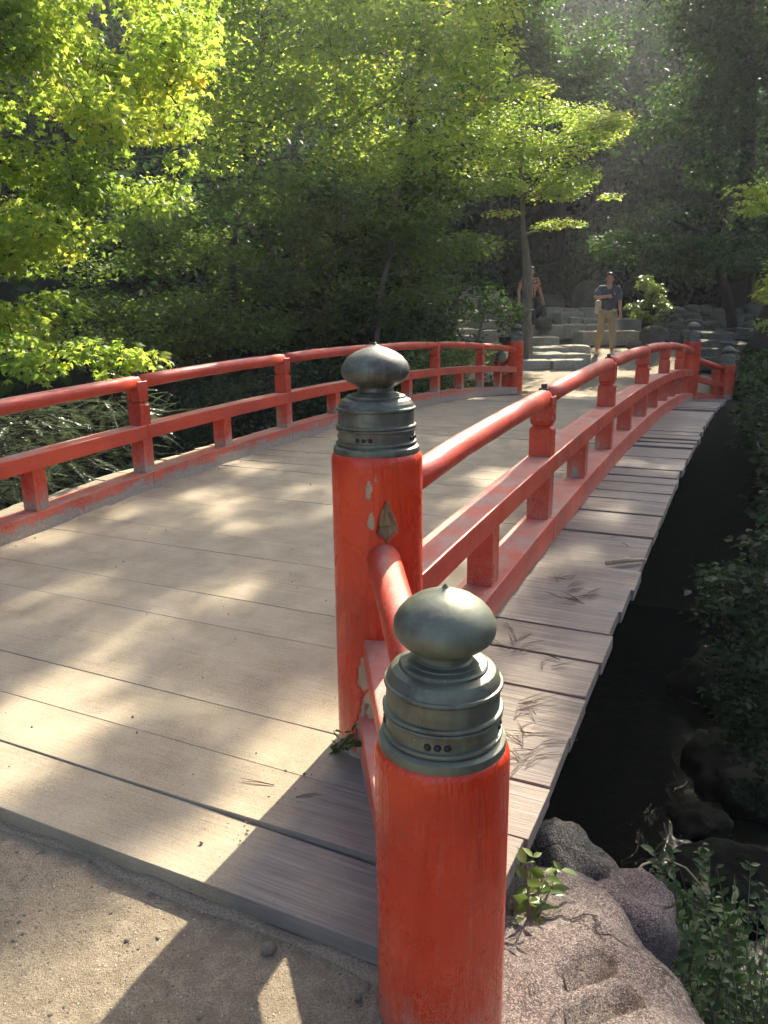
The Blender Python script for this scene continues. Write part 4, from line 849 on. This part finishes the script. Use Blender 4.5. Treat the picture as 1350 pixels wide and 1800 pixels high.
M['navy'] = m_flat('navy_cotton', (.055, .06, .075), .85, 0, .25, 40); M['sleeve'] = m_flat('sunlit_navy_cotton', (.10, .11, .14), .85, 0, .15, 40); M['khaki'] = m_flat('khaki_cotton', (.36, .25, .13), .85, 0, .2, 30)  # sleeve is the navy lightened for sun catching the upper arms
M['shoe'] = m_flat('pale_shoe', (.55, .50, .42), .7); M['canvas'] = m_flat('canvas_bag', (.55, .45, .33), .85); M['jean'] = m_flat('black_denim', (.018, .019, .024), .85); M['eye'] = m_flat('dark_eye', (.02, .015, .012), .3); M['lip'] = m_flat('lip', (.36, .13, .10), .5)
def m_shirt():
    k = NT('orange_patterned_cotton'); c = k.coord('Object'); v = k.n('TexVoronoi', Vector=c, Scale=22.0).outputs['Distance']
    return k.done(k.bsdf(k.ramp(v, [(.25, (.62, .24, .12)), (.45, (.62, .36, .24)), (.6, (.20, .07, .05))]), .8))
M['shirt2'] = m_shirt()
def person(loc, rz, label, J, shirt, trousers, sleeve, extras=None):
    root = empty('person', loc, rz); tag(root, label, 'person')
    hd = J['head']; js = [(J['pelvis'], .105, .08), (J['belly'], .105, .08), (J['chest'], .135, .095), (J['neck0'], .085, .07), (J['neck1'], .052, .052), ((hd[0], hd[1]+.008, hd[2]-.055), .066, .072), ((hd[0], hd[1]+.012, hd[2]+.02), .080, .095), ((hd[0], hd[1]+.012, hd[2]+.085), .056, .066)]
    ed = [(0, 1), (1, 2), (2, 3), (3, 4), (4, 5), (5, 6), (6, 7)]
    for sd in ('L', 'R'):
        b = len(js); js += [(J['sh'+sd], .062), (J['el'+sd], .043), (J['wr'+sd], .030), (J['pa'+sd], .036, .022)]; ed += [(2, b), (b, b+1), (b+1, b+2), (b+2, b+3)]
        w_, p_ = np.array(J['wr'+sd]), np.array(J['pa'+sd]); d = unit(p_-w_); sdv = unit(np.cross(d, (0.2, 1, .3)))
        for i, (off, ln) in enumerate(((-.027, .062), (-.009, .074), (.009, .070), (.026, .055))):
            k = len(js); q = p_+sdv*off; cu = np.array(J.get('curl'+sd, (0, -.02, -.01))); js += [(tuple(q+d*.028), .0095), (tuple(q+d*(.028+ln*.5)+cu*.4), .0085), (tuple(q+d*(.028+ln*.85)+cu*1.3), .0075)]; ed += [(b+3, k), (k, k+1), (k+1, k+2)]
        k = len(js); q = w_*.5+p_*.5-sdv*.034; js += [(tuple(q+d*.02), .011), (tuple(q-sdv*.012+d*.055+np.array((0, -.012, 0))), .009)]; ed += [(b+3, k), (k, k+1)]
        b = len(js); js += [(J['hip'+sd], .090), (J['kn'+sd], .055), (J['an'+sd], .038), (J['to'+sd], .036, .03)]; ed += [(0, b), (b, b+1), (b+1, b+2), (b+2, b+3)]
    link('body', skin_mesh('body', js, ed, M['skin']), root)
    def lerp(a, b, t): return tuple(np.array(a)*(1-t)+np.array(b)*t)
    sj = [(lerp(J['pelvis'], J['belly'], -.25), .160, .125), (J['belly'], .150, .115), (J['chest'], .165, .122), (J['neck0'], .098, .082)]; se = [(0, 1), (1, 2), (2, 3)]
    for sd in ('L', 'R'): b = len(sj); sj += [(J['sh'+sd], .082), (lerp(J['sh'+sd], J['el'+sd], .80), .066)]; se += [(2, b), (b, b+1)]
    link('shirt', skin_mesh('shirt', sj, se, shirt), root)
    for sd in ('L', 'R'): link('sleeve', skin_mesh('sleeve', [(lerp(J['sh'+sd], J['el'+sd], .12), .086), (lerp(J['sh'+sd], J['el'+sd], .55), .078), (lerp(J['sh'+sd], J['el'+sd], .92), .066)], [(0, 1), (1, 2)], sleeve), root)
    tj = [(J['pelvis'], .150, .118)]; te = []
    for sd in ('L', 'R'): b = len(tj); tj += [(J['hip'+sd], .112), (J['kn'+sd], .082), (lerp(J['kn'+sd], J['an'+sd], .9), .066)]; te += [(0, b), (b, b+1), (b+1, b+2)]
    link('trousers', skin_mesh('trousers', tj, te, trousers), root)
    for sd in ('L', 'R'): a_, t_ = np.array(J['an'+sd]), np.array(J['to'+sd]); link('shoe', skin_mesh('shoe', [(tuple(a_+(0, .05, -.035)), .045), (tuple(a_*.5+t_*.5+(0, 0, -.01)), .05, .045), (tuple(t_+(0, -.06, 0)), .04, .034)], [(0, 1), (1, 2)], M['shoe']), root)
    hm = MB(); V3, F3 = ICO[3]; keep = (V3[:, 2] > -.10+.55*np.clip(-V3[:, 1], 0, 1)) | (V3[:, 1] > .15) & (V3[:, 2] > -.75); P = V3*np.array([.096, .112, .118])+np.array(hd)+np.array([0, .016, .022]); fk = [tuple(f) for f in F3 if keep[f].all()]
    hm.add(P, fk); link('hair', hm.mesh('hair', M['hair'], True), root)
    for sx_ in (-1, 1):
        link('eye', rock_mesh('eye', (.012, .008, .007), 1, 2, 1, 0, 1, 0, M['eye']), root, (hd[0]+sx_*.031, hd[1]-.083, hd[2]+.008)); link('ear', rock_mesh('ear', (.010, .022, .032), 2, 2, .9, .05, 1, 0, M['skin']), root, (hd[0]+sx_*.083, hd[1]+.012, hd[2]-.005))
    link('nose', rock_mesh('nose', (.013, .018, .022), 3, 2, .9, .05, 1, 0, M['skin']), root, (hd[0], hd[1]-.092, hd[2]-.02)); link('mouth', rock_mesh('mouth', (.024, .007, .007), 4, 2, .9, .03, 1, 0, M['lip']), root, (hd[0], hd[1]-.078, hd[2]-.058))
    if extras: extras(root)
    return root
J1 = dict(pelvis=(0, 0, .93), belly=(0, -.01, 1.08), chest=(0, -.005, 1.28), neck0=(0, .0, 1.42), neck1=(0, -.01, 1.48), head=(0, -.025, 1.575), shL=(.185, .0, 1.375), elL=(.245, .03, 1.12), wrL=(.25, -.05, .89), paL=(.25, -.075, .83), shR=(-.185, .0, 1.375), elR=(-.30, -.10, 1.20), wrR=(-.09, -.25, 1.22), paR=(-.03, -.275, 1.225), curlR=(.01, -.005, .03),
          hipL=(.09, 0, .87), knL=(.10, -.14, .50), anL=(.10, -.13, .085), toL=(.11, -.26, .04), hipR=(-.09, .0, .87), knR=(-.13, .02, .49), anR=(-.16, .16, .095), toR=(-.18, .03, .045))
p1 = at(1064, 624, 16.55); p1[2] = at(1064, 626, 16.55)[2]
def bag(root):
    mb = MB(); mb.tube([(-.12, .06, 1.42), (-.05, -.12, 1.28), (.10, -.15, 1.12), (.16, -.05, 1.0)], .012, 6); mb.build('strap', M['black'], root, True)
person(p1, R(-4), 'man in dark shirt and khaki trousers striding down the sunlit landing', J1, M['navy'], M['khaki'], M['sleeve'], bag)
ph = MB(); ph.box(-.036, .036, -.004, .004, -.075, .075); o = link('phone', bevel(ph.mesh('phone', M['black']), .003, 2), None, p1+np.array([-.015, -.335, 1.27])); o.rotation_euler = (R(-35), 0, R(20)); tag(o, 'small dark phone raised in the hand of the walking man', 'phone')
o = link('tote_bag', slab_mesh('tote_bag', .07, .20, .28, 5, M['canvas']), None, p1+np.array([-.185, .10, 1.02])); tag(o, 'beige canvas bag hanging at the hip of the walking man', 'bag')
J2 = dict(pelvis=(0, 0, .88), belly=(0, -.01, 1.02), chest=(0, -.005, 1.20), neck0=(0, .0, 1.34), neck1=(0, -.01, 1.40), head=(.01, -.02, 1.49), shL=(.165, .0, 1.30), elL=(.25, .02, 1.08), wrL=(.30, -.06, .87), paL=(.31, -.08, .81), shR=(-.165, .0, 1.30), elR=(-.27, .03, 1.08), wrR=(-.27, -.04, .86), paR=(-.27, -.06, .80),
          hipL=(.085, 0, .83), knL=(.09, -.08, .47), anL=(.09, -.02, .085), toL=(.09, -.15, .04), hipR=(-.085, 0, .83), knR=(-.09, .03, .46), anR=(-.09, .12, .09), toR=(-.1, 0, .04))
p2 = at(929, 590, 19.2); person(p2, R(6), 'walker in orange patterned top half hidden by the slim maple trunk', J2, M['shirt2'], M['jean'], M['shirt2'])
print('TRIS', sum(sum(len(p.vertices)-2 for p in me.polygons) if len(me.polygons) < 5000 else len(me.polygons) for me in bpy.data.meshes))
